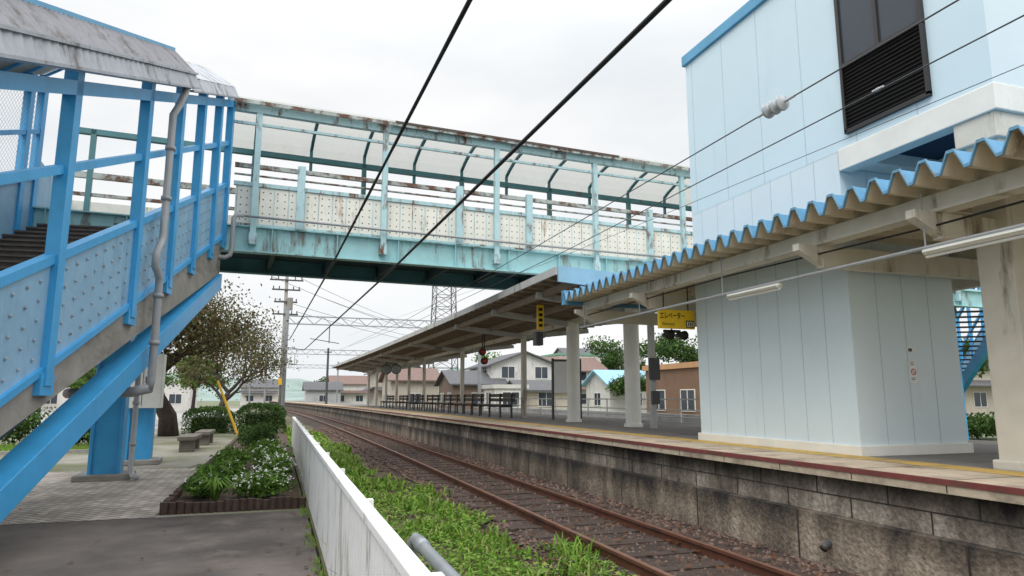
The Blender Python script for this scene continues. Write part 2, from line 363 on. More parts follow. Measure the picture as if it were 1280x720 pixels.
m=MB();m.tube([(5.46,5.86,.15),(5.34,5.86,.11),(5.31,5.85,.09)],[.038,.038,.042],10);m.tube([(5.315,5.85,.095),(5.303,5.848,.088)],.03,10,1)
tag(m.build('drain_spout',[mDGREY,mHOLE],smooth=True),'short dull grey drain spout sticking out of the lower platform wall','pipe')
# ---------------------------------------------------------------- elevator tower
t=thing('elevator_tower','pale blue clad elevator tower with louvred dark window standing on the platform','building',(7.5,8,.9))
def cladding(m,x0,x1,y0,y1,z0,z1,pitch,m0=0,m1=1,ms=2):
    m.quad((x0,y1,z0),(x0,y0,z0),(x0,y0,z1),(x0,y1,z1),m0);m.quad((x0,y0,z0),(x1,y0,z0),(x1,y0,z1),(x0,y0,z1),m1)
    m.quad((x1,y0,z0),(x1,y1,z0),(x1,y1,z1),(x1,y0,z1),m0);m.quad((x1,y1,z0),(x0,y1,z0),(x0,y1,z1),(x1,y1,z1),m1)
    y=y0+pitch
    while y<y1-.1:
        m.box(x0-.003,x0+.002,y-.004,y+.004,z0,z1,ms);m.box(x1-.002,x1+.003,y-.004,y+.004,z0,z1,ms);y+=pitch
    x=x0+pitch
    while x<x1-.1:
        m.box(x-.004,x+.004,y0-.003,y0+.002,z0,z1,ms);x+=pitch
m=MB();cladding(m,6.652,8.4,6.6,9.898,1.02,4.74,.43);m.build('shaft_wall',[mTOWER2,mTOWER2,mSEAM],t)
m=MB();m.box(6.61,8.44,6.56,9.94,.9,1.03);m.build('base_trim',mWHITE,t,bev=.01)
m=MB();cladding(m,6.65,9.6,4.56,9.9,4.72,7.5,.86);m.quad((6.65,4.56,7.5),(9.6,4.56,7.5),(9.6,9.9,7.5),(6.65,9.9,7.5),0)
m.build('upper_wall',[mTOWER,mTOWER2,mSEAM],t)
m=MB();m.box(6.6,9.65,4.51,9.95,7.49,7.68);m.build('roof_band',mBAND,t,bev=.01)
m=MB();m.box(6.63,6.83,4.54,6.58,4.45,4.73);m.box(6.83,9.6,4.54,4.74,4.45,4.73);m.box(6.83,9.6,6.3,6.58,4.5,4.73);m.box(8.0,8.15,4.74,6.3,4.5,4.73);m.build('floor_beam',mWHITE,t,bev=.01)
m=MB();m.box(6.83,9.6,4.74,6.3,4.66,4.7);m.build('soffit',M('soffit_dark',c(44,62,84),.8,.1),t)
m=MB();m.box(6.72,7.08,4.62,4.98,.9,4.45);m.box(6.66,7.2,4.58,5.04,4.18,4.452);m.box(6.68,7.12,4.58,5.02,.9,1.0);m.build('column',mCREAM,t,bev=.015)
wn=MB()
for a,b in ((5.22,5.27),(5.8,5.85),(6.37,6.42)): wn.box(6.6,6.66,a,b,5.8,6.98)
wn.box(6.6,6.66,5.22,6.42,5.74,5.8);wn.box(6.6,6.66,5.22,6.42,6.98,7.04)
wf=wn.build('window',mFRAME,t)
m=MB();m.box(6.625,6.655,5.26,6.38,5.79,6.99);m.build('pane',mGLASS,wf)
m=MB();m.box(6.6,6.66,5.22,5.26,4.9,5.75);m.box(6.6,6.66,6.38,6.42,4.9,5.75);m.box(6.6,6.66,5.22,6.42,4.88,4.93);m.box(6.64,6.655,5.25,6.4,4.92,5.75)
for i in range(16):
    z=4.95+.05*i;m.quad((6.605,5.25,z),(6.605,6.4,z),(6.645,6.4,z+.035),(6.645,5.25,z+.035))
m.build('louvre',mLOUV,t)
t=thing('wall_notice','small white notice with a red ring on the pale blue elevator wall','sign',(7.57,6.59,1.78))
m=MB();m.box(7.51,7.62,6.58,6.596,1.78,2.06);m.build('plate',mSIGNW,t)
m=MB();n=20
for i in range(n):
    a,b=2*math.pi*i/n,2*math.pi*(i+1)/n
    m.quad(*[(7.565+r*math.cos(q),6.576,1.92+r*math.sin(q)) for q,r in ((a,.042),(b,.042),(b,.032),(a,.032))])
m.bar((7.538,6.5755,1.947),(7.592,6.5755,1.893),.001,.008);m.build('ring',mRED,t)
m=MB()
for z in (2.03,2.005): m.box(7.525,7.6-.03*R.random(),6.576,6.579,z,z+.009)
for z in (1.84,1.82): m.box(7.525,7.6-.03*R.random(),6.576,6.579,z,z+.008)
m.build('lettering',mDGREY,t)
m=MB();m.box(7.5,7.62,6.578,6.596,2.16,2.23);m.box(7.51,7.57,6.575,6.579,2.175,2.215,1)
tag(m.build('wall_plate',[mSIGNW,mDGREY]),'tiny pale plate just above the red ringed notice on the elevator wall','sign')
# ---------------------------------------------------------------- near canopy
t=thing('platform_canopy','near platform canopy of wavy folded roofing with grey-blue edge and beige ribbed underside','canopy',(8,7,3.3))
pts=[];y=.4;P=.28
while y<12.8:
    pts+=[(y,0),(y+.05,0),(y+.13,.17),(y+.2,.17)];y+=P
pts.append((y,0))
m=MB();b=MB();e=MB();z0=3.56
for (ya,za),(yb,zb) in zip(pts[:-1],pts[1:]):
    m.quad((5.52,ya,z0+za),(10.9,ya,z0+za),(10.9,yb,z0+zb),(5.52,yb,z0+zb))
    b.quad((5.5,ya,z0+za+.014),(10.92,ya,z0+za+.014),(10.92,yb,z0+zb+.014),(5.5,yb,z0+zb+.014))
    e.hexa([(5.488,ya,z0+za-.004),(5.515,ya,z0+za-.004),(5.515,yb,z0+zb-.004),(5.488,yb,z0+zb-.004),(5.488,ya,z0+za+.024),(5.515,ya,z0+za+.024),(5.515,yb,z0+zb+.024),(5.488,yb,z0+zb+.024)])
m.build('ceiling_decking',mCEIL,t);b.build('roofing',mCANT,t);e.build('roof_edge',mCANB,t)
m=MB();m.box(5.94,6.06,.4,12.95,3.40,3.556);m.box(5.9,6.1,.4,12.95,3.37,3.40);m.build('front_beam',mCREAM,t)
m=MB();m.box(8.5,8.65,.4,12.9,3.36,3.556);m.build('middle_beam',mCREAM,t)
m=MB();m.box(10.5,10.65,.4,12.9,3.36,3.556);m.build('rear_beam',mCREAM,t)
for y in (2.2,4.8,6.35,10.35,12.7):
    m=MB();m.box(6.0,10.5,y-.06,y+.06,3.12,3.368);m.hexa([(5.66,y-.05,3.3),(6.0,y-.05,3.14),(6.0,y+.05,3.14),(5.66,y+.05,3.3),(5.66,y-.05,3.38),(6.0,y-.05,3.366),(6.0,y+.05,3.366),(5.66,y+.05,3.38)])
    m.build('cross_beam',mCREAM,t)
m=MB();m.box(5.5,5.6,12.9,13.02,3.5,3.8);m.box(5.6,10.9,12.93,13.0,3.5,3.78);m.build('end_fascia',mCANT,t)
for x,y in ((10.2,4.8),(8.55,10.6),(10.2,10.6)):
    m=MB();m.box(x-.09,x+.09,y-.09,y+.09,.9,3.2);m.build('post',mCREAM,t,bev=.01)
m=MB();m.tube([(5.82,.6,3.02),(5.82,12.8,3.02)],.02,8)
for y in (1.5,4.8,8,10.35,12.6): m.tube([(5.82,y,3.02),(5.82,y,3.56)],.009,6)
tag(m.build('conduit_pipe',mPIPE),'thin grey conduit pipe hung along the front beam of the near canopy','pipe')
m=MB();m.tube([(5.95,.6,3.3),(5.93,4.8,3.24),(5.95,8,3.3),(5.93,12.7,3.27)],.011,6)
tag(m.build('canopy_cable',mBLACK),'black electric cable slung under the near canopy behind the front beam','cable')
for y,l in ((7.35,'white strip lamp under the near canopy beside the elevator shaft'),(4.3,'white strip lamp under the near canopy closest to the cream column')):
    t=thing('strip_lamp',l,'lamp',(5.82,y,2.9),'strip lamps under the near canopy')
    m=MB();m.box(5.79,5.85,y-.52,y+.52,2.97,3.0);m.hexa([(5.79,y-.5,2.945),(5.85,y-.5,2.945),(5.85,y+.5,2.945),(5.79,y+.5,2.945),(5.76,y-.5,2.971),(5.88,y-.5,2.971),(5.88,y+.5,2.971),(5.76,y+.5,2.971)]);m.build('housing',mWHITE,t)
    m=MB();m.tube([(5.82,y-.5,2.93),(5.82,y+.5,2.93)],.015,8);m.build('tube',mSIGNW,t)
def text(body,size,mat,parent,loc,rx=90,rz=0,align='CENTER',name='lettering',sx=1,bold=0):
    cu=bpy.data.curves.new('t','FONT');cu.body=body;cu.size=size;cu.align_x=align;cu.align_y='CENTER';cu.offset=bold
    o=bpy.data.objects.new('t',cu);COL.objects.link(o);bpy.context.view_layer.update()
    me=bpy.data.meshes.new_from_object(o.evaluated_get(bpy.context.evaluated_depsgraph_get()))
    bpy.data.objects.remove(o)
    e=Euler((rad(rx),0,rad(rz)));q=ORI[parent.name]
    for v in me.vertices:
        p=V((v.co.x*sx,v.co.y,v.co.z));p.rotate(e);v.co=p+V(loc)-q
    me.materials.clear();me.materials.append(mat);ob=bpy.data.objects.new(name,me);COL.objects.link(ob);ob.parent=parent;return ob
t=thing('hanging_sign','yellow hanging sign with black lettering pointing to the elevator, beside the shaft','sign',(6.4,10.1,2.76))
m=MB();m.box(6.04,6.74,10.08,10.14,2.76,3.08);m.build('panel',mSIGNY,t,bev=.006)
for x in (6.15,6.63):
    m=MB();m.tube([(x,10.11,3.08),(x,10.11,3.5)],.012,6);m.build('hanger',mDGREY,t)
text('エレベーター',.13,mINK,t,(6.3,10.076,2.97),sx=.64,bold=.002);text('Elevator',.075,mINK,t,(6.22,10.076,2.835))
m=MB();m.box(6.56,6.72,10.074,10.079,2.785,2.905);m.build('pictogram',mINK,t)
m=MB();m.box(6.575,6.705,10.071,10.073,2.8,2.885)
for x in (6.605,6.64,6.675): m.box(x-.01,x+.01,10.069,10.0705,2.81,2.875,1)
m.build('pictogram_figures',[mSIGNW,mINK],t)
t=thing('loudspeaker','pair of black horn loudspeakers below the yellow elevator sign','speaker',(6.45,10.3,2.62))
for x in (6.33,6.6):
    m=MB();m.tube([(x,10.45,2.68),(x,10.35,2.68),(x,10.2,2.66)],[.03,.05,.085],12);m.build('horn',mINK,t,True)
m=MB();m.box(6.3,6.63,10.36,10.4,2.72,2.77);m.tube([(6.46,10.38,2.76),(6.46,10.38,3.2)],.015,6);m.build('bracket',mDGREY,t)
# ---------------------------------------------------------------- far canopy
t=thing('platform_canopy','long grey far canopy on a row of posts running into the distance along the platform','canopy',(8.2,36,.9))
YC=[13.1,16,20,24,28,32,36,40,45,50,56,62]
m=MB();m.sweep([(5.45,4.22),(8.2,4.02),(11,4.22),(11,4.30),(8.2,4.14),(5.45,4.30)],YC,0,True,True);m.build('roofing',[mSLAT],t)
m=MB();m.sweep([(5.41,4.16),(5.45,4.16),(5.45,4.33),(5.41,4.33)],YC,0,True,True);m.build('fascia',mGREYR,t)
m=MB();m.sweep([(5.43,4.335),(8.2,4.18),(11.05,4.335)],YC);m.build('roof_cover',mGREYR,t)
m=MB();m.hexa([(5.44,13.03,4.0),(8.2,13.03,3.8),(8.2,13.09,3.8),(5.44,13.09,4.0),(5.44,13.03,4.34),(8.2,13.03,4.2),(8.2,13.09,4.2),(5.44,13.09,4.34)]);m.build('end_panel',M('pale_end_panel',c(150,190,212),.5,.1),t)
y=13.6;j=MB()
while y<62:
    o=off(y);j.bar((5.5+o,y,4.18),(8.2+o,y,3.98),.05,.1);j.bar((8.2+o,y,3.98),(10.9+o,y,4.18),.05,.1);y+=.6
j.build('joists',mJOIST,t)
for x,z in ((5.9,4.08),(7.0,4.0),(8.2,3.86)):
    m=MB();m.sweep([(x-.06,z-.12),(x+.06,z-.12),(x+.06,z+.02),(x-.06,z+.02)],YC,0,True,True);m.build('purlin',mCREAM if x>8 else mJOIST,t)
for i,y in enumerate((15,18.5,22.7,26.8,30.8,34.8,38.8,43,47,51,55,59)):
    o=off(y);m=MB()
    if i<2: m.tube([(8.2+o,y,.9),(8.2+o,y,3.8)],.19,20);m.tube([(8.2+o,y,.9),(8.2+o,y,.98)],.23,20)
    elif i%2==0 or i>6: m.box(8.12+o,8.28+o,y-.08,y+.08,.9,3.8)
    else: continue
    m.build('column',mWHITE if i<2 else mCREAM,t,smooth=False)
    m=MB();m.bar((5.7+o,y,4.0),(8.2+o,y,3.72),.1,.16);m.bar((8.2+o,y,3.72),(10.7+o,y,4.0),.1,.16);m.build('bracket_arm',mGREYR,t)
m=MB();m.box(8.1,8.22,13.95,14.07,.9,3.55);m.box(8.04,8.28,13.86,13.95,2.0,2.5,1);m.box(8.08,8.26,13.87,13.95,1.45,1.75,1)
tag(m.build('equipment_post',[mGREYR,mDGREY]),'grey steel post with dark switch boxes beside the thick white column','post')
t=thing('hanging_sign','narrow upright yellow sign hanging under the far canopy','sign',(6.4,16.6,3.3))
m=MB();m.box(6.31,6.49,16.57,16.63,3.35,4.0);m.build('panel',mSIGNY,t);m=MB()
for k in range(4): m.box(6.35,6.45,16.563,16.569,3.42+.14*k,3.5+.14*k)
m.build('pictogram',mINK,t)
m=MB();m.box(6.3,6.5,16.64,16.9,2.95,3.3);tag(m.build('monitor_box',mDGREY,bev=.01),'dark box under the upright yellow sign, hung from far canopy','box')
for k,(x,y,z,l) in enumerate(((7.0,24,3.25,'red signal lamp under far canopy, higher of the two'),(7.25,24.6,2.95,'red signal lamp under far canopy, lower of the two'))):
    t=thing('signal_lamp',l,'signal',(x,y,z-.2),'red signal lamps under the far canopy')
    m=MB();m.tube([(x,y,z),(x,y+.12,z)],.13,14);m.tube([(x,y+.06,z+.12),(x,y+.06,3.95)],.02,6);m.build('housing',mINK,t)
    m=MB();m.tube([(x,y-.05,z),(x,y,z)],[.06,.08],14);m.build('lens',mRED,t)
for k,(x,y) in enumerate(((7.3,46),(7.75,45))):
    t=thing('round_mirror',('left','right')[k]+' one of two round platform mirrors under the distant canopy','mirror',(x+off(y),y,3.1),'round platform mirrors')
    m=MB();m.tube([(x+off(y),y,3.45),(x+off(y),y+.08,3.45)],.34,20);m.tube([(x+off(y),y+.05,3.7),(x+off(y),y+.05,4.05)],.03,6);m.build('rim',mDGREY,t)
    m=MB();m.tube([(x+off(y),y-.03,3.45),(x+off(y),y,3.45)],[.24,.29],20);m.build('face',mGALV,t)
pt=thing('platform_bench','dark wooden platform bench, nearest of the row under the far canopy','bench',(0,0,0),'benches along the platform')
m=MB()
for k in range(3): m.box(-.25+.15*k,-.13+.15*k,-1.5,1.5,.42,.46)
m.build('seat',mDWOOD,pt)
m=MB()
for k in range(2): m.box(.24,.28,-1.5,1.5,.55+.16*k,.67+.16*k)
m.build('backrest',mDWOOD,pt)
for y in (-1.3,0,1.3):
    m=MB();m.box(-.22,-.17,y-.03,y+.03,0,.42);m.box(.18,.24,y-.03,y+.03,0,.84);m.box(-.2,.2,y-.03,y+.03,.36,.42);m.build('leg',mDGREY,pt)
od=['nearest','second','third','fourth','fifth','sixth','seventh']
for k,y in enumerate((24,27.6,31.2,34.8,38.4,42.5,47)):
    o=pt if k==0 else ctree(pt);o.location=(7.55+off(y),y,.906)
    if k: o['label']='dark wooden platform bench, %s along the row from the camera'%od[k]
t=thing('notice_board','white framed notice board on two dark legs on the platform','sign',(8.9,20.5,.9))
m=MB();m.box(8.35,9.25,20.47,20.53,1.75,2.75);m.build('panel',mSIGNW,t);m=MB()
for x in (8.32,9.28): m.box(x-.03,x+.03,20.46,20.54,.9,2.85)
m.box(8.3,9.3,20.45,20.55,2.75,2.82);m.build('frame',mDGREY,t)
t=thing('platform_railing','white pipe railing along the far side of the platform behind the columns','railing',(10.8,24,.9))
m=MB()
for z in (1.55,1.25,1.05): m.tube([(10.8+off(y),y,z) for y in (14,18,22,26,32,38)],.022,6)
m.build('rails',mWHITE,t);y=14
while y<38.5:
    m=MB();m.tube([(10.8+off(y),y,.9),(10.8+off(y),y,1.57)],.025,6);m.build('post',mWHITE,t);y+=1.5
# ---------------------------------------------------------------- footbridge (turned a few degrees about its left end)
t=thing('footbridge','rusting pale teal covered footbridge crossing above the tracks','bridge',(-.7,16.2,0));BR=t
XN=-1.2;XE=24.5;XW=-5.0;YA,YB=16.2,19.0
def girder(y,x0,mi):
    m=MB();m.box(x0,XE,y-.02,y+.02,4.85,5.42);m.box(x0,XE,y-.12,y+.12,4.83,4.86);m.box(x0,XE,y-.12,y+.12,5.4,5.43)
    x=x0+.3
    while x<XE: m.box(x-.01,x+.01,y-.11,y+.11,4.86,5.4);x+=1.46
    return m.build('girder',mi,t)
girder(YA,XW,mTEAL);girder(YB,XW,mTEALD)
m=MB();m.box(XW,XE,YA+.12,YB-.12,5.2,5.38)
x=XW+.4
while x<XE: m.box(x-.05,x+.05,YA+.02,YB-.02,4.95,5.2);x+=1.46
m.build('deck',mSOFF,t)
tall=[-.735+2.95*k for k in range(9)]
for k,x in enumerate(tall):
    m=MB();m.box(x-.065,x+.065,YA-.17,YA-.05,5.1,8.2);m.box(x-.085,x+.085,YA-.2,YA-.03,5.0,5.25);m.build('post',mPALE,t)
for x in [-4.5]+tall:
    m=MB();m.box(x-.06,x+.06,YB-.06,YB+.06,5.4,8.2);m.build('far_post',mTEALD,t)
short=[.26,4.15,6.1,9.9]
for x in short:
    m=MB();m.box(x-.085,x+.085,YA-.16,YA-.04,5.43,6.95);m.build('short_post',mPALE,t)
bays=[-1.2]+sorted(tall+short)
for a,b in zip(bays[:-1],bays[1:]):
    if b-a<.3 or a>20: continue
    m=MB();m.box(a+.05,b-.05,YA-.035,YA+.015,5.5,6.36)
    nx=max(1,int((b-a-.14)/.155))
    for i in range(nx):
        for j in range(5):
            cx=a+.1+(i+.5)*(b-a-.2)/nx;cz=5.59+.165*j;r=.017
            m.add([(cx+r*math.cos(q*1.047),YA-.0385,cz+r*math.sin(q*1.047)) for q in range(6)],[(0,1,2,3,4,5)],1)
        if i%2==0: m.box(cx-.085,cx-.07,YA-.045,YA-.03,5.5,6.36,2)
    m.build('side_panel',[mCREAMP,mHOLE,mPALE],t)
m=MB();m.box(XN,XE,YA-.07,YA+.03,6.37,6.46);m.box(XN,XE,YA-.07,YA+.03,5.43,5.49);m.build('panel_rail',mPALE,t)
m=MB();m.box(XN,XE,YA-.05,YA+.03,6.8,6.9);m.tube([(XN,YA,6.64),(XE,YA,6.64)],.025,6);m.build('handrail',mRUSTY,t)
m=MB();m.box(XW,XE,YB-.05,YB+.05,6.95,7.1);m.box(XW,XE,YB-.04,YB+.04,6.5,6.58);m.build('far_rail',mRUSTY,t)
m=MB();m.box(XW,XE,YB-.03,YB+.03,5.45,6.35);m.build('far_panel',mCREAMP,t)
m=MB();m.box(XW,XW+.05,YA+.1,YB-.1,5.4,6.5);m.build('end_panel',mBLUEP,t)
m=MB();m.box(-1.4,XE,YA-.18,YA-.04,8.1,8.28);m.box(-1.4,XE,YA-.1,YA-.04,7.82,7.88);m.build('eave_beam',mPALE,t)
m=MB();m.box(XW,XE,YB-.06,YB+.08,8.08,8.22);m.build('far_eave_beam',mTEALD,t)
ya,yb=YA-.3,YB+.3;na=12
def arc(k,h=.56,z=8.3): 
    f=k/na;return (ya+(yb-ya)*f, z+h*math.sin(math.pi*f)**.8)
for a,b in zip([-1.45]+tall[:-1],tall):
    m=MB()
    for k in range(na):
        (y1,z1),(y2,z2)=arc(k),arc(k+1);g=.01
        m.quad((a+g,y1,z1),(b-g,y1,z1),(b-g,y2,z2),(a+g,y2,z2))
    m.build('roof_panel',mROOF,t,True)
m=MB();m.box(2.4,8.8,ya-.04,ya+.25,8.31,8.36);m.box(-1.4,XE,ya-.02,ya+.02,8.24,8.33,1);m.build('roof_edge',[mRFB,mRUSTY],t)
x=-.735
while x<XE-.5:
    m=MB();pp=[(x,arc(k)[0],arc(k)[1]-.06) for k in range(1,na)]+[(x,YB+.02,7.7)]
    for p,q in zip(pp[:-1],pp[1:]): m.bar(p,q,.06,.08,0,(1,0,0))
    m.build('roof_rib',mTEALD,t);x+=1.475
m=MB();m.tube([(-1.62,15.78,4.62),(-1.28,15.78,4.6),(-1.18,15.78,4.66),(-1.15,15.78,4.8),(-1.15,15.78,5.5),(-1.1,15.8,5.58),(-.95,15.9,5.6)],.05,8);m.tube([(-1.0,15.9,5.6),(6,YA-.22,5.57),(11,YA-.22,5.57)],.03,8);m.build('conduit',mPIPE,t,True)
for (x,y,h) in ((-3.2,16.05,4.83),(-2.95,19.4,4.83)):
    m=MB();m.box(x-.24,x+.24,y-.26,y+.26,.1,h);m.box(x-.28,x-.22,y-.3,y+.3,.1,h);m.box(x+.22,x+.28,y-.3,y+.3,.1,h);m.build('column',mBLUE,t,bev=.008)
    m=MB();m.box(x-.5,x+.5,y-.5,y+.5,0,.12);m.build('column_footing',mCONC,t,bev=.02)
BR.rotation_euler.z=rad(4.0)
# ---------------------------------------------------------------- staircase
t=thing('footbridge_staircase','sky blue covered staircase rising beside the plaza to the footbridge','staircase',(-3.5,10,0))
S=.42
def SP(Y,v,z): return V((-3.357+.127*Y-.992*v,Y+.126*v,z))
def LZ(z0,Y): return z0+S*(Y-8.28)
def para(m,Y0,Y1,za,zb,v0,v1,mi=0):
    g=lambda z,Y:max(.0,LZ(z,Y))
    m.hexa([SP(Y0,v0,g(za,Y0)),SP(Y0,v1,g(za,Y0)),SP(Y1,v1,g(za,Y1)),SP(Y1,v0,g(za,Y1)),SP(Y0,v0,g(zb,Y0)),SP(Y0,v1,g(zb,Y0)),SP(Y1,v1,g(zb,Y1)),SP(Y1,v0,g(zb,Y1))],mi)
W=3.6;PY=[6.2,8.28,10.6,12.2,13.56,14.88,15.95]
for side in (0,1):
    f=(lambda v:v) if side==0 else (lambda v:W-v)
    ye=15.95 if side==0 else 15.4
    m=MB();para(m,6.6,ye,.72,1.05,f(-.04),f(.25));m.build('stringer',mBLUE,t,bev=.008)
    m=MB();para(m,4.2,ye,1.052,1.86,f(.02),f(.2));m.build('concrete_side',mCONC,t)
    m=MB();para(m,4.4,ye,1.86,1.94,f(-.03),f(.09));m.build('bottom_rail',mBLUE,t)
    m=MB();para(m,4.4,ye,3.02,3.12,f(-.03),f(.09));m.build('panel_rail',mBLUE,t)
    m=MB();para(m,4.4,ye,4.0,4.1,f(-.02),f(.07));m.build('handrail',mBLUE,t)
    m=MB();para(m,4.4,ye,4.9,5.07,f(-.06),f(.1));m.build('eave_beam',mBLUE,t)
    for Y in PY:
        Y=min(Y,ye);m=MB()
        a=[SP(Y-.08,f(-.06),0),SP(Y-.08,f(.08),0),SP(Y+.08,f(.08),0),SP(Y+.08,f(-.06),0)]
        m.hexa([(p.x,p.y,LZ(1.72,Y)) for p in a]+[(p.x,p.y,LZ(5.25,Y)) for p in a])
        a=[SP(Y-.15,f(-.045),0),SP(Y-.15,f(.02),0),SP(Y+.15,f(.02),0),SP(Y+.15,f(-.045),0)]
        m.hexa([(p.x,p.y,LZ(1.62,Y)) for p in a]+[(p.x,p.y,LZ(1.84,Y)) for p in a]);m.build('post',mBLUE,t)
    for Y0,Y1 in zip([4.4]+PY[:-1],PY):
        Y1=min(Y1,ye);m=MB();para(m,Y0+.08,Y1-.08,1.94,3.02,f(.01),f(.04))
        if side==0:
            nn=max(2,int((Y1-Y0)/.26))
            for i in range(nn):
                for j in range(5):
                    Y=Y0+.16+(i+.5)*(Y1-Y0-.3)/nn;z=LZ(2.08+.2*j,Y);p=SP(Y,-.002,z)
                    r=.022;q=[p+V((.127,.992,0))*r*math.cos(k*1.047)+V((0,0,r*math.sin(k*1.047))) for k in range(6)]
                    m.add(q+[p+V((.012,-.002,0))],[(k,(k+1)%6,6) for k in range(6)],1)
        m.build('side_panel',[mBLUEP,mTILE],t)
        if side==0: continue
        m=MB();a0,a1=Y0+.09,Y1-.09;Z0,Z1=(3.12,4.9);h=Z1-Z0;wd=a1-a0;sp_=.11
        for sg in (1,-1):
            k=-h
            while k<wd:
                u0=max(0,-k);u1=min(h,wd-k)
                if u1>u0+.02:
                    A=(a0+k+u0,Z0+u0);B=(a0+k+u1,Z0+u1)
                    if sg<0: A=(a0+a1-A[0],A[1]);B=(a0+a1-B[0],B[1])
                    m.tube([SP(A[0],f(.03),LZ(A[1],A[0])),SP(B[0],f(.03),LZ(B[1],B[0]))],.003,3,cap=False)
                k+=sp_
        m.build('wire_mesh',mWIRE,t)
m=MB();Y=4.0;run=.17/S
while Y<15.8:
    z=LZ(2.1,Y)
    if z>.02:
        a=[SP(Y,.2,0),SP(Y,W-.2,0),SP(Y+run+.03,W-.2,0),SP(Y+run+.03,.2,0)]
        m.hexa([(p.x,p.y,max(0,z-.22)) for p in a]+[(p.x,p.y,z) for p in a])
        e0,e1=SP(Y,.2,z),SP(Y,W-.2,z);m.bar(e0+V((0,-.005,-.01)),e1+V((0,-.005,-.01)),.03,.035,1)
    Y+=run
m.build('steps',[mSTEP,M('step_nosing',c(104,96,90),.8,.2,5)],t)
m=MB();para(m,5.2,15.4,1.3,1.6,.2,W-.2);m.build('soffit',mSOFF,t)
def sarc(k,n=10,v0=-.1,v1=W+.1,z=5.28,h=.62):
    q=k/n;return v0+(v1-v0)*q, z+h*math.sin(math.pi*q)**.8
m=MB()
for k in range(10):
    (v1,z1),(v2,z2)=sarc(k),sarc(k+1)
    m.quad(SP(4.2,v1,LZ(z1,4.2)),SP(15.6,v1,LZ(z1,15.6)),SP(15.6,v2,LZ(z2,15.6)),SP(4.2,v2,LZ(z2,4.2)))
m.build('roof_sheet',mROOF,t,True)
Y=4.6
while Y<15.7:
    m=MB();pp=[SP(Y,sarc(k)[0],LZ(sarc(k)[1]-.05,Y)) for k in range(11)]
    m.tube(pp,.03,6);m.build('roof_rib',mBLUE,t);Y+=.78
for v in (.9,1.8,2.7):
    m=MB();z=sarc(v/W*10)[1]-.1;para(m,4.4,15.5,z-.08,z,v-.03,v+.03);m.build('roof_purlin',mBLUE,t)
def band(Y0,Y1,va,za,vb,zb,pitch,amp,side):
    m=MB();f=(lambda v:v) if side==0 else (lambda v:W-v);n=int((Y1-Y0)/pitch)*2;vs=[]
    for i in range(n+1):
        Y=Y0+(Y1-Y0)*i/n;o=amp*(1 if i%2 else -1)
        vs+=[SP(Y,f(va-o),LZ(za,Y)),SP(Y,f(vb-o),LZ(zb+o*.6,Y))]
    m.add(vs,[(2*i,2*i+2,2*i+3,2*i+1) for i in range(n)]);return m
for side in (0,1):
    f=(lambda v:v) if side==0 else (lambda v:W-v)
    band(4.2,11.9,-.34,5.2,-.27,5.44,.16,.010,side).build('eave_band',mTILE,t)
    band(4.2,11.9,-.28,5.44,.12,5.84,.1,.018,side).build('upper_band',mTILED,t)
    m=MB();para(m,4.2,11.9,5.81,5.87,f(.08),f(.2));m.build('ridge_cap',mBAND,t)
    m=MB();para(m,4.2,11.9,5.17,5.205,f(-.35),f(-.07));m.build('gutter',mTILE,t)
    m=MB();para(m,4.2,11.9,5.42,5.455,f(-.31),f(-.2));m.build('flashing',mTILE,t)
    band(11.92,15.5,-.24,5.15,-.14,5.38,.16,.008,side).build('eave_band',mTILE,t)
    band(11.92,15.5,-.15,5.38,.5,5.78,.12,.012,side).build('upper_band',mTILE,t)
    m=MB();para(m,11.92,15.5,5.12,5.15,f(-.25),f(-.03));m.build('gutter',mTILE,t)
m=MB();m.hexa([SP(11.88,-.34,LZ(5.18,11.9)),SP(11.88,.1,LZ(5.3,11.9)),SP(11.92,.1,LZ(5.3,11.9)),SP(11.92,-.34,LZ(5.18,11.9)),SP(11.88,-.26,LZ(5.46,11.9)),SP(11.88,.12,LZ(5.85,11.9)),SP(11.92,.12,LZ(5.85,11.9)),SP(11.92,-.26,LZ(5.46,11.9))]);m.build('band_end',mTILE,t)
Yp=11.25
q=SP
m=MB();r=.055
m.tube([q(11.45,-.28,LZ(5.2,11.4)),q(11.42,-.2,6.2),q(Yp,-.16,5.95),q(Yp,-.16,4.0),q(Yp-.1,-.16,3.85),q(Yp-.25,-.16,3.68),q(Yp-.25,-.16,3.5),q(Yp-.02,-.16,3.38),q(Yp,-.16,3.25),q(Yp,-.16,1.85),q(Yp,-.14,1.72)],r,10)
m.tube([q(Yp,-.16,1.74),q(Yp+.05,.1,1.68),q(Yp+.1,.9,1.66),q(Yp+.2,1.0,1.66)],.075,10)
for z in (5.4,4.6,3.1,2.4): m.tube([q(Yp,-.16,z-.03),q(Yp,-.16,z+.03)],.075,10)
m.build('drain_pipe',mPIPE,t,True)
m=MB();m.tube([(-2.66,15.4,2.2),(-2.66,15.4,.2),(-2.6,15.3,.1),(-2.5,15.15,.07)],.05,10)
for z in (.7,1.5): m.tube([(-2.66,15.4,z-.03),(-2.66,15.4,z+.03)],.065,10)
m.build('lower_pipe',mPIPE,t,True)
m=MB();a=[SP(7.3,-.02,0),SP(7.3,.25,0),SP(7.7,.25,0),SP(7.7,-.02,0)];m.hexa([(p.x,p.y,0) for p in a]+[(p.x,p.y,.45) for p in a]);m.build('footing_pier',mWHITE,t,bev=.01)
t=thing('electric_cabinet','white electrical cabinet fixed on the rear blue footbridge column','cabinet',(-3.05,18.8,1.3))
m=MB();m.box(-3.5,-2.68,18.55,18.98,1.35,2.65);m.build('casing',mWHITE,t,bev=.015)
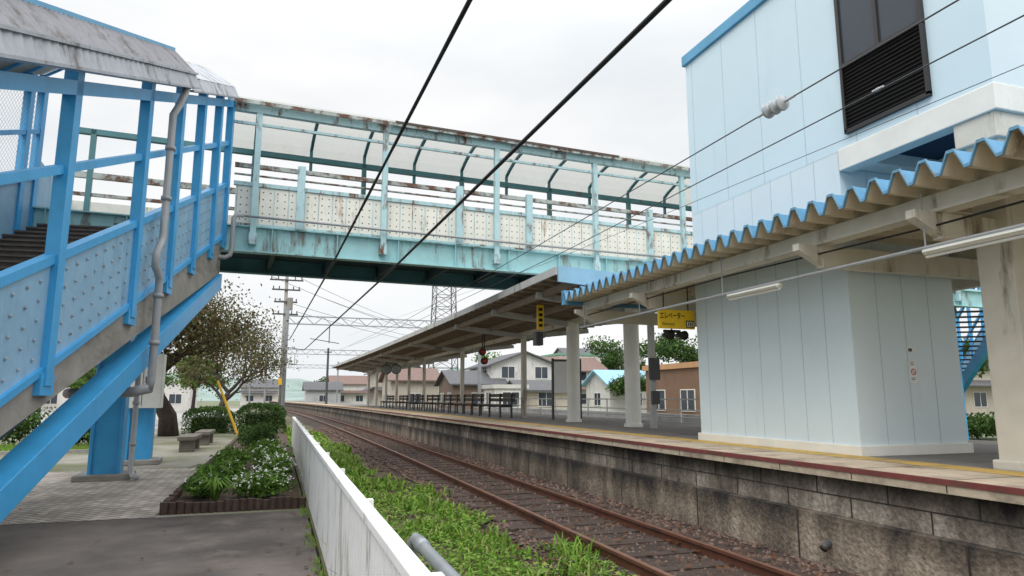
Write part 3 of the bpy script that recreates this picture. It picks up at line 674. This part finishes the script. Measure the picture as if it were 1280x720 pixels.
m=MB();m.box(-3.1,-3.09,18.54,18.553,1.4,2.6);m.box(-3.04,-3.0,18.52,18.552,1.95,2.1);m.box(-3.36,-3.24,18.545,18.553,2.2,2.4);m.build('door_fittings',mDGREY,t)
# ---------------------------------------------------------------- white fence, pipe rail
t=thing('trackside_fence','white slatted steel fence between the plaza and the railway track','fence',(.52,12,0))
m=MB();y=2.55
while y<24: m.box(.5,.525,y,y+.096,.06,.93);y+=.114
m.build('slats',mFENCE,t)
m=MB();m.box(.48,.56,2.5,24.1,.925,.975);m.box(.528,.56,2.5,24.1,.2,.26);m.box(.528,.56,2.5,24.1,.75,.81);m.build('rails',mFENCE,t,bev=.006)
y=2.55
while y<24.2:
    m=MB();m.box(.535,.6,y-.03,y+.03,-.1,.97);m.build('post',mFENCE,t);y+=1.95
m=MB();pp=[(.84,4.45,-.1),(.84,4.45,.62),(.84,4.41,.71),(.84,4.32,.75),(.83,3.2,.75),(.83,1.6,.75)]
m.tube(pp,.035,10);m.tube([(.83,1.6,.75),(.83,1.6,-.1)],.035,10);m.tube([(.84,4.2,.75),(.84,4.05,.75)],.042,10)
tag(m.build('pipe_rail',mGALV,smooth=True),'short bent grey steel pipe rail at the near end of the white fence','railing')
# ---------------------------------------------------------------- planter
t=thing('planter_bed','long planting bed edged with short dark upright logs beside the fence','planter',(-.5,20,0))
m=MB()
def logs(p,q):
    n=int((V(q)-V(p)).length/.1)
    for i in range(n+1):
        a=V(p).lerp(V(q),i/max(1,n));h=.14+.03*R.random();m.tube([(a.x,a.y,0),(a.x,a.y,h)],.052,7)
logs((-1.42,10.85,0),(.42,10.85,0));logs((-1.42,10.95,0),(-1.4,20,0));m.build('log_edging',mEDGE,t)
m=MB();m.box(-1.44,-1.34,20.05,31.4,0,.12);m.box(-1.48,-1.47,20.05,31.4,0,.004);m.build('kerb_edging',mEDGE,t)
m=MB();m.box(-1.37,.42,10.9,31.4,0,.07);m.build('soil',mSOIL,t)
def bush(name,label,cat,x,y,z,rx,ry,rz,n,size,mat,group=None,flowers=0,stems=True):
    t=thing(name,label,cat,(x,y,z),group)
    m=MB();m.cloud((x,y,z+rz*.95),rx,ry,rz,n,size,shell=.35);m.build('foliage',mat,t)
    if stems:
        m=MB()
        for i in range(6):
            q=R.random()*6.28;m.tube([(x,y,z),(x+math.cos(q)*rx*.5,y+math.sin(q)*ry*.5,z+rz*1.1)],[.015,.006],5)
        m.build('stems',mBARK,t)
    if flowers:
        m=MB()
        for i in range(flowers):
            d=V((R.gauss(0,1),R.gauss(0,1),abs(R.gauss(0,1)))).normalized();k_=.82+.45*noise.noise(d*2.2+V((x,y,z+rz*.95))*1.7)
            p=V((x+d.x*rx*k_,y+d.y*ry*k_,z+rz*.95+d.z*rz*k_))
            for k in range(4): m.leaf(p+V((R.gauss(0,.018),R.gauss(0,.018),R.gauss(0,.015))),.036,0,.3,.8)
        o=m.build('blossom',gFLOW,t);o['kind']='stuff'
    return t
fb=[(-.2,11.6,.55,.5,.24,75,'front centre'),(-1.0,11.9,.36,.45,.22,12,'front left corner'),(.06,12.9,.35,.6,.34,70,'second row by fence'),(-.82,13.5,.46,.6,.27,16,'second row on left'),(-.05,14.9,.44,.8,.36,40,'third row by fence'),(-.85,15.9,.48,.8,.3,8,'third row on left'),(-.2,17.2,.48,.7,.34,8,'rearmost row')]
for x,y,rx,ry,rz,fl,l in fb:
    bush('flowering_shrub','low shrub with small white flowers in the planting bed, '+l,'shrub',x,y,.05,rx,ry,rz,1700,.068,gGREEN,'white flowering shrubs in the bed',fl)
bush('clipped_bush','round clipped green bush in the middle of the planting bed','bush',-.35,19.5,.05,.55,.6,.5,2800,.065,gDARK)
bush('clipped_bush','small dark bush behind the round bush in the planting bed','bush',-.75,23,.05,.5,.9,.4,1600,.08,gDARK)
for i in range(2): 
    x,y=((-.8,11.3),(-1.05,12.9))[i]
    t=thing('strap_leaf_plant',('strap-leaved green plant at the front corner of the bed','strap-leaved green plant just behind the front corner of bed')[i],'plant',(x,y,.05),'strap leaved plants')
    m=MB()
    for k in range(70):
        a=R.random()*6.28;l=.3+.25*R.random();d=V((math.cos(a),math.sin(a),0));s_=V((-d.y,d.x,0))*.014
        p0=V((x,y,.07));p1=p0+d*l*.4+V((0,0,l*.75));p2=p0+d*l*.9+V((0,0,l*.55))
        m.add([p0-s_,p0+s_,p1+s_*1.3,p1-s_*1.3,p2],[(0,1,2,3),(3,2,4)])
    m.build('leaves',gGREEN,t)
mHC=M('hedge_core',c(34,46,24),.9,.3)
def hedge(label,x0,x1,y0,y1,h):
    m=MB();n=int((x1-x0)*(y1-y0)*560)
    for i in range(n):
        x=x0+(x1-x0)*R.random();y=y0+(y1-y0)*R.random();z=.08+h*R.random()
        if R.random()<.55: 
            if R.random()<.5: z=h*(.92+.12*R.random())
            else: y=y0+.1*R.random()
        q=V((x*1.1,y*1.1,z*1.1));u=(2*(x-x0)/(x1-x0)-1)
        m.leaf((x+.2*noise.noise(q),y+.2*noise.noise(q+V((7,0,0))),max(.03,z*(1-.3*abs(u)**3)+.16*noise.noise(q+V((0,9,0))))),.11,0)
    tt=thing('hedge',label,'hedge',((x0+x1)/2,(y0+y1)/2,0));m.build('foliage',gDARK,tt)
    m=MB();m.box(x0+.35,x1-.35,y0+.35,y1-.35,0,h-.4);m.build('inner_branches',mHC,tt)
hedge('clipped green hedge at the far end of the planting bed, beside the fence',-1.7,.4,33,37,1.25)
hedge('clipped green hedge right of the cherry tree trunk, next to the yellow guy cover',-4.0,-1.9,34,37,1.1)
for i,(x,y,r,l) in enumerate(((-6.2,26,.9,'dark leafy shrub behind the front blue column, left of the plaza'),(-8.2,27,1.2,'tall dark leafy shrub under the staircase at the left'),(-5.2,25.2,.5,'small low shrub left of the blue columns'))):
    bush('plaza_shrub',l,'shrub',x,y,0,r,r,r*.7,1800,.14,gDARK,'shrubs behind the staircase')
m=MB()
for i in range(3500):
    x=-9+4.6*R.random();y=23.5+3*R.random();a=R.random()*6.28;h=.1+.12*R.random()
    m.add([(x-.012,y,0),(x+.012,y,0),(x+.05*math.cos(a),y+.05*math.sin(a),h)],[(0,1,2)])
tag(m.build('lawn_grass',gGRASS),'patch of short bright grass under the staircase shrubs','grass',kind='stuff')
m=MB();m.box(-9,-4.4,23.3,23.45,0,.1);tag(m.build('grass_kerb',mCONC),'low grey concrete kerb in front of the grass patch under the stairs','kerb')
for k,(x,y,l) in enumerate(((-2.5,23.6,'low dark stone bench on the plaza, nearer of two'),(-2.35,26.6,'low dark stone bench on the plaza, farther of two'))):
    t=thing('stone_bench',l,'bench',(x,y,0),'stone benches on the plaza')
    m=MB();m.box(x-.25,x+.25,y-1.0,y+1.0,.34,.46);m.build('seat',mSTONE,t,bev=.02)
    for dy in (-.7,.7):
        m=MB();m.box(x-.2,x+.2,y+dy-.15,y+dy+.15,0,.34);m.build('leg',mSTONE,t)
m=MB();m.tube([(-1.5,31.4,0),(-2.45,31.6,2.3)],.05,8);m.tube([(-2.45,31.6,2.3),(-4.6,32.0,7.6)],.012,5,1)
tag(m.build('guy_wire_cover',[mYPOLE,mDGREY]),'slanted yellow guy wire cover beside the hedge and the planting bed','guy wire')
# ---------------------------------------------------------------- weeds: low, mixed, thinning toward the rails
def patch(x,y): return noise.noise(V((x*1.5,y*.75,3)))+.45*noise.noise(V((x*3.7,y*2.6,1)))
m=MB()
for i in range(36000):
    y=1.5+(R.random()**1.8)*34;x=.62+2.75*R.random()
    dn=patch(x,y)+(.3 if x<1.0 else 0)
    if dn<R.uniform(-.32,.08): continue
    lim=3.25 if y<7.5 else (2.75 if y<13 else 2.15)
    if x>lim+.6*dn-.05: continue
    h=(.04+.13*R.random()**2)*(.85+1.3*max(0,dn))*(1.5 if x<1.15 else .9);a=R.random()*6.28;w_=.004+.0012*y
    d=V((math.cos(a),math.sin(a),0));s_=V((-d.y,d.x,0))*w_;p=V((x+off(y),y,-.1))
    p1=p+d*h*.25+V((0,0,h*.7));p2=p+d*h*.75+V((0,0,h))
    m.add([p-s_,p+s_,p1+s_*.8,p1-s_*.8,p2],[(0,1,2,3),(3,2,4)])
for i in range(42000):
    y=1.8+(R.random()**1.9)*26;x=.7+2.55*R.random()
    dn=noise.noise(V((x*1.3,y*.8,9)))+.45*noise.noise(V((x*4.5,y*3.2,2)))
    lim=3.2 if y<8 else (2.65 if y<14 else 2.0)
    if dn<R.uniform(-.32,.06) or x>lim+.6*dn-.05: continue
    m.leaf((x+off(y),y,-.075+.06*R.random()),.03+.025*R.random()+.0012*y,0,.75,.75)
tag(m.build('trackside_weeds',gGRASS),'bright green low grass and creeping weeds on the verge between fence and ballast','weeds',kind='stuff')
m=MB()
for i in range(700):
    y=3+9*R.random();x=.47-.1*R.random()**2;a=R.random()*6.28;h=.03+.07*R.random()**2
    if noise.noise(V((0,y*1.5,4)))<-.05: continue
    m.add([(x-.005,y,0),(x+.005,y,0),(x+.03*math.cos(a),y+.03*math.sin(a),h)],[(0,1,2)])
tag(m.build('fence_foot_grass',gGRASS),'sparse short grass growing from the crack at the foot of the white fence','grass',kind='stuff')
for k,(x,y,l) in enumerate(((1.35,3.7,'broad-leaved weed at the bottom of the verge, nearest the pipe rail'),(2.1,4.2,'broad-leaved weed on the verge close to the rails'),(1.2,5.2,'broad-leaved weed among long grass beside the fence'))):
    t=thing('broadleaf_weed',l,'plant',(x,y,-.1),'broad leaved weeds')
    m=MB()
    for i in range(30):
        a=R.random()*6.28;l_=.1+.13*R.random();d=V((math.cos(a),math.sin(a),0));s_=V((-d.y,d.x,0))*l_*.22
        p0=V((x,y,-.08+.1*R.random()));p1=p0+d*l_*.5+V((0,0,l_*.5));p2=p0+d*l_+V((0,0,l_*.4))
        m.add([p0,p1-s_,p2,p1+s_],[(0,1,2),(0,2,3)])
    m.build('leaves',gGREEN,t)
    m=MB();m.tube([(x,y,-.1),(x+.01,y,.08)],[.012,.006],5);m.build('stem',gGREEN,t)
# ---------------------------------------------------------------- trees
def tree(name,label,x,y,h,spread,leafmat,nleaf,lsize,r0=.25,group=None,lean=(0,0),seed=1,clump=.5,z=0):
    rr=random.Random(seed);t=thing(name,label,'tree',(x,y,z),group);m=MB();ends=[]
    def br(p,d,l,r,dep):
        pts=[p];rs=[r];q=p;dd=d
        for i in range(3):
            dd=(dd+V((rr.gauss(0,.16),rr.gauss(0,.16),rr.gauss(0,.08)+(.04 if dep<2 else 0)))).normalized();q=q+dd*l/3;pts.append(q);rs.append(r*(1-.15*(i+1)))
            if dep>=2: ends.append(q)
        m.tube(pts,rs,8 if dep<2 else 5)
        if dep<4:
            for k in range(3 if dep else 4):
                a=rr.random()*6.28;sp=.75 if dep else .9
                nd=(dd*.7+V((math.cos(a)*sp,math.sin(a)*sp,rr.random()*.35))*spread+V((lean[0],lean[1],0))*.3).normalized()
                br(pts[-1] if rr.random()<.6 else pts[-2],nd,l*(.72+.15*rr.random()),r*.5,dep+1)
    br(V((x,y,z)),V((lean[0]*.3,lean[1]*.3,1)).normalized(),h*.3,r0,0);m.build('trunk',mBARK,t,True)
    m=MB()
    for i in range(nleaf):
        e=rr.choice(ends);m.leaf(e+V((R.gauss(0,clump),R.gauss(0,clump),R.gauss(0,clump*.8))),lsize*(.7+.6*R.random()))
    m.build('crown',leafmat,t);return t
tree('cherry_tree','old spreading cherry tree with thin autumn foliage beside the plaza',-4.3,32.5,8.6,1.0,gAUT,15000,.14,.42,lean=(.34,0),seed=5,clump=.5)
tree('cherry_tree','thin leafed tree behind the hedge near the utility pole',-3.6,48,7.2,1.0,gAUT,7500,.17,.26,lean=(.2,0),seed=8,clump=.55)
def blobtree(label,x,y,h,r,mat,n,size,group='trees beyond the station'):
    t=thing('leafy_tree',label,'tree',(x,y,-.2),group);m=MB();m.tube([(x,y,-.2),(x+.1,y,h*.35),(x-.05,y,h*.7)],[.22,.17,.08],7)
    for i in range(4):
        a=i*1.6+R.random();m.tube([(x,y,h*.35),(x+math.cos(a)*r*.6,y+math.sin(a)*r*.6,h*.68)],[.1,.04],5)
    m.build('trunk',mBARK,t,True);m=MB();k=9
    for i in range(k):
        a=R.random()*6.28;q=r*.65*R.random()**.5;zz=h*(.45+.4*R.random())
        m.cloud((x+math.cos(a)*q,y+math.sin(a)*q,zz),r*.5,r*.5,h*.16,n//k,size,shell=.3)
    m.build('crown',mat,t)
for a in (('round green tree behind the brown building',37,56,8.8,4.2,gDARK,6000,.3),
 ('green tree behind the brown building, right-hand neighbour of the round tree',44,60,9,4,gDARK,4500,.32),
 ('dark tree left of the brown building beyond the railing',29,54,4.6,2.4,gDARK,3000,.25),
 ('tall dark green tree between the round tree and the green-roofed building',40,76,10,4.6,gDARK,5500,.34),
 ('green tree behind the distant houses at the canopy end',9,150,7,4,gDARK,2500,.45),
 ('tall green tree in the gap right of the elevator tower',44,36,6,3.5,gDARK,3500,.3),
 ('green tree far down the street left of the utility pole',-9,85,7,3.6,gGREEN,3000,.38),
 ('green tree at the left street side behind the cherry tree',-16,70,6,3.5,gGREEN,3000,.36),
 ('dark green tree filling the gap left of the cherry tree trunk',-10.5,52,5,3,gDARK,3500,.3),
 ('low green tree at the plaza edge behind the white cabinet',-7.6,44,3.6,2.2,gDARK,3000,.22),
 ('small green tree between the far houses',26,86,8,3,gGREEN,2500,.35)): blobtree(*a)
# ---------------------------------------------------------------- houses
def house(label,x,y,w_,d,h,wall,roof,rt='gable',rz=1.6,st=2,ax='y',group=None,name='house',porch=True):
    t=thing(name,label,'house' if name=='house' else 'building',(x,y,-.25),group);x0,x1,y0,y1=x-w_/2,x+w_/2,y-d/2,y+d/2;z=-.25
    m=MB();m.box(x0,x1,y0,y1,z,h);
    if rt=='gable':
        if ax=='y':
            for yy in (y0,y1): m.add([(x0,yy,h),(x1,yy,h),(x,yy,h+rz)],[(0,1,2)])
        else:
            for xx in (x0,x1): m.add([(xx,y0,h),(xx,y1,h),(xx,y,h+rz)],[(0,1,2)])
    m.build('wall',wall,t)
    m=MB();o=.45
    if rt=='gable':
        k=rz/((w_ if ax=='y' else d)/2)*o
        for s_ in (-1,1):
            if ax=='y': a=[(x+s_*(w_/2+o),y0-o,h-k),(x+s_*(w_/2+o),y1+o,h-k),(x,y1+o,h+rz),(x,y0-o,h+rz)]
            else: a=[(x0-o,y+s_*(d/2+o),h-k),(x1+o,y+s_*(d/2+o),h-k),(x1+o,y,h+rz),(x0-o,y,h+rz)]
            m.hexa([V(p)+V((0,0,.02)) for p in a]+[V(p)+V((0,0,.16)) for p in a])
    else: m.box(x0-.15,x1+.15,y0-.15,y1+.15,h,h+.3)
    m.build('roof',roof,t)
    if st==2 and rt=='gable':
        m=MB();m.hexa([(x0-.9,y0,2.45),(x0-.005,y0,2.85),(x0-.005,y1,2.85),(x0-.9,y1,2.45),(x0-.9,y0,2.52),(x0-.005,y0,2.95),(x0-.005,y1,2.95),(x0-.9,y1,2.52)])
        m.hexa([(x0,y0-.9,2.45),(x1,y0-.9,2.45),(x1,y0-.005,2.85),(x0,y0-.005,2.85),(x0,y0-.9,2.52),(x1,y0-.9,2.52),(x1,y0-.005,2.95),(x0,y0-.005,2.95)]);m.build('pent_roof',roof,t)
    for s_ in range(st):
        zb=.9+s_*2.6
        if zb+1.1>h: break
        n=max(1,int(d/3))
        for i in range(n):
            yc=y0+(i+.5)*d/n;f=MB()
            f.box(x0-.05,x0+.01,yc-.7,yc+.7,zb-.05,zb);f.box(x0-.05,x0+.01,yc-.7,yc+.7,zb+1.1,zb+1.15)
            for q_ in (-.7,0,.66): f.box(x0-.05,x0+.01,yc+q_,yc+q_+.04,zb,zb+1.1)
            fo=f.build('window',mWHITE,t);g=MB();g.box(x0-.02,x0+.005,yc-.68,yc+.68,zb,zb+1.1);g.build('pane',mGLASS,fo)
        n=max(1,int(w_/3.2))
        for i in range(n):
            xc=x0+(i+.5)*w_/n;f=MB()
            f.box(xc-.7,xc+.7,y0-.05,y0+.01,zb-.05,zb);f.box(xc-.7,xc+.7,y0-.05,y0+.01,zb+1.1,zb+1.15)
            for q_ in (-.7,0,.66): f.box(xc+q_,xc+q_+.04,y0-.05,y0+.01,zb,zb+1.1)
            fo=f.build('window',mWHITE,t);g=MB();g.box(xc-.68,xc+.68,y0-.02,y0+.005,zb,zb+1.1);g.build('pane',mGLASS,fo)
    return t
wA=M('plaster_white',c(210,208,204),.8,.1,1,dirt=c(158,154,146),damt=.42);wB=M('plaster_beige',c(186,177,163),.8,.1,1,dirt=c(142,133,121),damt=.42);wC=M('timber_brown',c(118,100,88),.8,.15,2)
wO=M('brown_wall',c(126,98,80),.8,.1,1,dirt=c(100,80,68),damt=.4);wG=M('plaster_grey',c(174,176,176),.8,.1,1,dirt=c(136,136,134),damt=.42)
rD=M('dark_tiles',c(90,90,94),.7,.2,3);rB=M('light_blue_roof',c(140,185,212),.5,.1);rG=M('green_roof',c(116,158,138),.6,.1);rR=M('brown_tiles',c(118,96,88),.7,.2,3);rW=M('pale_flat_roof',c(205,203,198),.7,.1);rO=M('orange_fascia',c(190,146,106),.7,.1);rP=M('pink_roof',c(186,142,136),.7,.1)
house('brown flat-roofed building with pale orange fascia just beyond the far side of the platform',23.6,34,5,6,3.2,wO,rO,'flat',st=1,name='building')
house('small white house with light blue roof left of the brown building',30.5,58,5,5,2.8,wA,rB,rz=1.2,st=1,ax='x')
house('large white building with green roof behind the platform houses',43,92,13,9,7.4,wA,rG,'flat',st=2,name='building')
house('grey tile-roofed house behind the platform bench row',23,68,7,8,4.7,wA,rD,rz=1.3,ax='y')
house('white walled house with brown tiles right of the grey tile-roofed house',32,74,6,7,4.6,wA,rR,rz=1.5,ax='x')
house('low lean shed with dark roof in front of the grey tile-roofed house',20.5,54,4,4,2.2,wB,rD,rz=.7,ax='x',st=1)
house('tiny pale shed beside the low dark-roofed shed beyond the platform',17,52,2.6,3,2.3,wA,rW,'flat',st=1)
house('narrow grey house squeezed between the grey tile-roofed and brown-tiled houses',27.6,76,3.6,6,5.2,wG,rD,rz=1,ax='y')
house('dark timber house behind the middle of the far canopy',18,66,5,6,2.9,wC,rD,rz=1.2,ax='x',st=1)
house('low brown-roofed house left of the dark timber house',13.4,74,5,6,3.4,wB,rR,rz=1.2,ax='x',st=1)
house('beige house with dark roof toward the canopy end',15,92,7,8,4.8,wB,rD,rz=1.5,ax='y')
house('small grey house at the distant end of the platform',7.6,130,6,6,3,wG,rD,rz=1.3,ax='x',st=1)
house('white house left of the tracks in the far distance',-3.5,150,7,8,3.6,wA,rD,rz=1.5,ax='x')
house('brown-roofed house beside the small grey house at the platform end',13,138,7,7,4.2,wA,rR,rz=1.5,ax='x')
house('white low building across the street behind the cherry tree',-18,95,16,8,3.4,wA,rW,'flat',st=1,name='building')
house('beige house across the street left of the cherry tree',-32,85,10,8,4.5,wB,rR,rz=1.6,ax='x')
house('two-storey grey house behind the white building with green roof',52,110,12,9,8,wG,rD,rz=2,ax='x')
house('white house with pinkish roof left of the green-roofed building',37,104,8,8,7.6,wA,rP,'flat',st=2)
house('long dark-roofed house seen right of the elevator tower behind the blue stair',52,44,12,9,4,wB,rD,rz=1.5,ax='x')
m=MB();m.box(13.8,14,16,46,-.25,1.0)
tag(m.build('boundary_wall',wG),'low grey boundary wall beyond the platform, in front of the houses','wall')
# ---------------------------------------------------------------- second stair on the right
t=thing('far_staircase','blue staircase descending from the far end of the footbridge, right of the tower','staircase',(27,21,0))
A=V((24.0,18.9,5.3));B=V((29.5,27,.6));d=(B-A);sd_=V((d.y,-d.x,0)).normalized()
for o in (0,1.9):
    b_=sd_*o
    for z,w_,h_ in ((-.35,.2,.5),(.5,.06,.06),(1.1,.08,.1),(2.5,.1,.12)):
        m=MB();m.bar(A+b_+V((0,0,z)),B+b_+V((0,0,z)),w_,h_);m.build('stringer' if z<0 else 'handrail',mBLUE,t)
    for k in range(8):
        p=A.lerp(B,k/7)+b_;m=MB();m.bar(p+V((0,0,-.2)),p+V((0,0,2.5)),.1,.1);m.build('post',mBLUE,t)
    m=MB();m.bar(A+b_+V((0,0,.28)),B+b_+V((0,0,.28)),.03,.4);m.build('side_panel',mBLUEP,t)
m=MB()
for k in range(28):
    p=A.lerp(B,(k+.5)/28);m.bar(p,p+sd_*1.9,.3,.05)
m.build('steps',mSTEP,t)
for k in (.35,.75):
    p=A.lerp(B,k)+sd_*.95;m=MB();m.box(p.x-.15,p.x+.15,p.y-.15,p.y+.15,-.2,p.z-.5);m.build('column',mBLUE,t)
bush('roadside_hedge','green hedge at the foot of the blue stair right of the tower','hedge',30,23,-.2,3,2,.6,2500,.2,gDARK,stems=False)
t=thing('mesh_fence','grey mesh fence on the far side right of the elevator tower','fence',(17,11,0))
m=MB()
for z in (.95,1.25,1.55): m.bar((13,9,z),(20,12.5,z),.03,.03)
for k in range(40):
    p=V((13,9,0)).lerp(V((20,12.5,0)),k/39);m.bar(p+V((0,0,-.1)),p+V((0,0,1.6)),.02,.02)
m.build('bars',mGALV,t)
# ---------------------------------------------------------------- poles, gantries, tower
t=thing('utility_pole','tall grey concrete utility pole with several crossarms beside the track','pole',(.2,58,-.1))
X,Y=.2,58;m=MB();m.tube([(X,Y,-.1),(X,Y,11.6)],[.2,.13],10);m.build('shaft',mPOLE,t,True)
for z,w_ in ((11.0,1.3),(10.2,1.1),(9.2,.9),(8.2,1.0)):
    m=MB();m.box(X-w_,X+w_,Y-.2,Y-.1,z,z+.12)
    for dx in (-.9,-.5,.5,.9): m.tube([(X+dx*w_,Y-.15,z+.12),(X+dx*w_,Y-.15,z+.35)],.05,6)
    m.build('crossarm',mDGREY,t)
m=MB();m.tube([(X+.35,Y-.2,8.6),(X+.35,Y-.2,9.6)],.22,10);m.build('transformer',mPOLE,t)
m=MB();m.box(X-.25,X+.05,Y-.4,Y-.2,2.6,3.1);m.build('yellow_plate',mYPOLE,t)
t=thing('utility_pole','short dark pole at the distant platform end, right of the concrete utility pole','pole',(5.0,78,.9))
m=MB();m.tube([(5.0,78,.9),(5.0,78,7.0)],[.14,.11],8);m.build('shaft',mDGREY,t);m=MB();m.box(4.6,5.4,77.83,77.9,6.5,6.6);m.build('crossarm',mDGREY,t)
def gantry(label,Y,x0,x1,z):
    o=off(Y);t=thing('catenary_gantry',label,'gantry',((x0+x1)/2+o,Y,-.1),'catenary gantries')
    for dz in (0,.55):
        m=MB();m.bar((x0+o,Y,z+dz),(x1+o,Y,z+dz),.08,.08);m.build('chord',mGALV,t)
    n=int((x1-x0)/.6);m=MB()
    for i in range(n):
        a=x0+o+(x1-x0)*i/n;b=x0+o+(x1-x0)*(i+1)/n
        m.bar((a,Y,z if i%2 else z+.55),(b,Y,z+.55 if i%2 else z),.05,.05)
    m.build('bracing',mGALV,t)
    for x in (x0,x1):
        m=MB();m.tube([(x+o,Y,-.1),(x+o,Y,z+1.2)],.13,8);m.build('mast',mGALV,t)
    m=MB();m.bar((3.9+o,Y,z),(3.9+o,Y,z-1.3),.06,.06);m.bar((2.6+o,Y,z-1.0),(4.6+o,Y,z-1.3),.05,.05);m.build('wire_hanger',mDGREY,t)
gantry('grey lattice catenary gantry crossing the tracks, nearest of three',50,1.0,15,6.7)
gantry('grey lattice catenary gantry, second of three beyond the canopy end',85,0.8,15,6.7)
gantry('grey lattice catenary gantry, farthest of three near the vanishing tracks',125,.6,15,6.7)
t=thing('lattice_tower','tall grey lattice communication tower rising behind the canopy','tower',(34.5,150,-.2))
hh=27;m=MB()
def cor(k,z): 
    w_=3.0-.9*z/hh;sx,sy=((-1,-1),(1,-1),(1,1),(-1,1))[k%4];return V((34.5+sx*w_,150+sy*w_,z))
for k in range(4): m.bar(cor(k,0),cor(k,hh),.2,.2)
for i in range(10):
    z0,z1=i*hh/10,(i+1)*hh/10
    for k in range(4): m.bar(cor(k,z0),cor(k+1,z1),.09,.09);m.bar(cor(k+1,z0),cor(k,z1),.09,.09);m.bar(cor(k,z1),cor(k+1,z1),.1,.1)
m.build('lattice',mDGREY,t)
for k in range(4):
    m=MB();p=cor(k,hh-3);m.tube([p,p+V((0,0,3.6))],.15,6);m.build('antenna',mGALV,t)
# ---------------------------------------------------------------- wires
def wire(name,label,pts,r,mat,cat='cable',group=None,sag=0,n=14,lump=0):
    m=MB();pp=[]
    for a,b in zip(pts[:-1],pts[1:]):
        a=V(a);b=V(b)
        for i in range(n):
            f=i/n;p=a.lerp(b,f);p.z-=sag*4*f*(1-f);pp.append(p)
    pp.append(V(pts[-1]))
    rs=[r*(1+lump*R.uniform(-1,1)) for p in pp]
    m.tube(pp,rs,8);return tag(m.build(name,mat,smooth=True),label,cat,group)
wire('overhead_cable','thick lumpy black cable overhead, left of the two crossing before the footbridge',[(1.45,-6,4.62),(.98,16,4.52),(.42,38,4.62),(.25,57.8,6.2)],.021,mBLACK,n=26,lump=.14)
wire('overhead_cable','thick smooth black cable overhead, right of the two crossing before the footbridge',[(2.95,-6,4.66),(2.36,16,4.55),(1.43,46,4.62),(.4,57.8,5.6)],.025,mBLACK,n=20)
wire('overhead_wire','thin contact wire with pale disc insulators above the track by the canopy',[(4.42,-4,4.38),(4.42,12,4.38),(4.3,24,4.4),(3.9,50,4.9)],.007,mDGREY,'wire')
wire('overhead_wire','thin wire above the platform edge crossing in front of the tower window',[(5.12,-3,4.42),(5.12,12,4.4),(4.9,26,4.5),(4.6,50,5.2)],.007,mDGREY,'wire')
wire('overhead_wire','faint thin wire highest in front of the pale blue tower wall',[(6.0,2,4.4),(5.6,14,4.6),(4.6,50,6.0)],.004,mDGREY,'wire')
for k,(x,y,z,r,n_,l) in enumerate(((4.42,5.1,4.38,.078,3,'string of large pale disc insulators on the contact wire in front of the tower'),(5.12,4.55,4.42,.018,2,'tiny grey insulator on the thin wire below the dark louvre'))):
    m=MB();f_=r/.075
    for i in range(n_):
        yy=y+(i-(n_-1)/2)*r*1.25;m.tube([(x,yy-.03*f_,z),(x,yy-.008*f_,z),(x,yy+.012*f_,z),(x,yy+.03*f_,z)],[r*.35,r*.95,r,r*.3],16)
    m.tube([(x,y-.25*f_,z),(x,y+.25*f_,z)],.014,8);tag(m.build('insulator',mINS,smooth=False),l,'insulator')
wl=['topmost','second','third','fourth','lowest']
for k,(z,x) in enumerate(((11.3,-1.1),(11.3,1.1),(10.5,.9),(9.5,-.7),(8.5,.9))):
    wire('power_line','thin power line from the utility pole toward the canopy, %s one'%wl[k],[(.2+x,58,z),(22+4*k,95+6*k,11-.3*k)],.018,mDGREY,'wire','power lines from the utility pole',.8,n=10)
# ---------------------------------------------------------------- hills
m=MB();nx=90;vs=[];fs=[]
for j in range(6):
    for i in range(nx+1):
        x=-700+1900*i/nx;y=420+j*60;h=max(0,(10+26*(noise.noise(V((x*.006,j*.25,2)))+.35)+6*noise.noise(V((x*.03,j*.6,5)))))*math.sin(math.pi*min(1,(j+.02)/5*.75))
        vs.append((x,y,h-.5))
for j in range(5):
    for i in range(nx): fs.append((j*(nx+1)+i,j*(nx+1)+i+1,(j+1)*(nx+1)+i+1,(j+1)*(nx+1)+i))
m.add(vs,fs);struct(m.build('hills',mHILL,smooth=True))
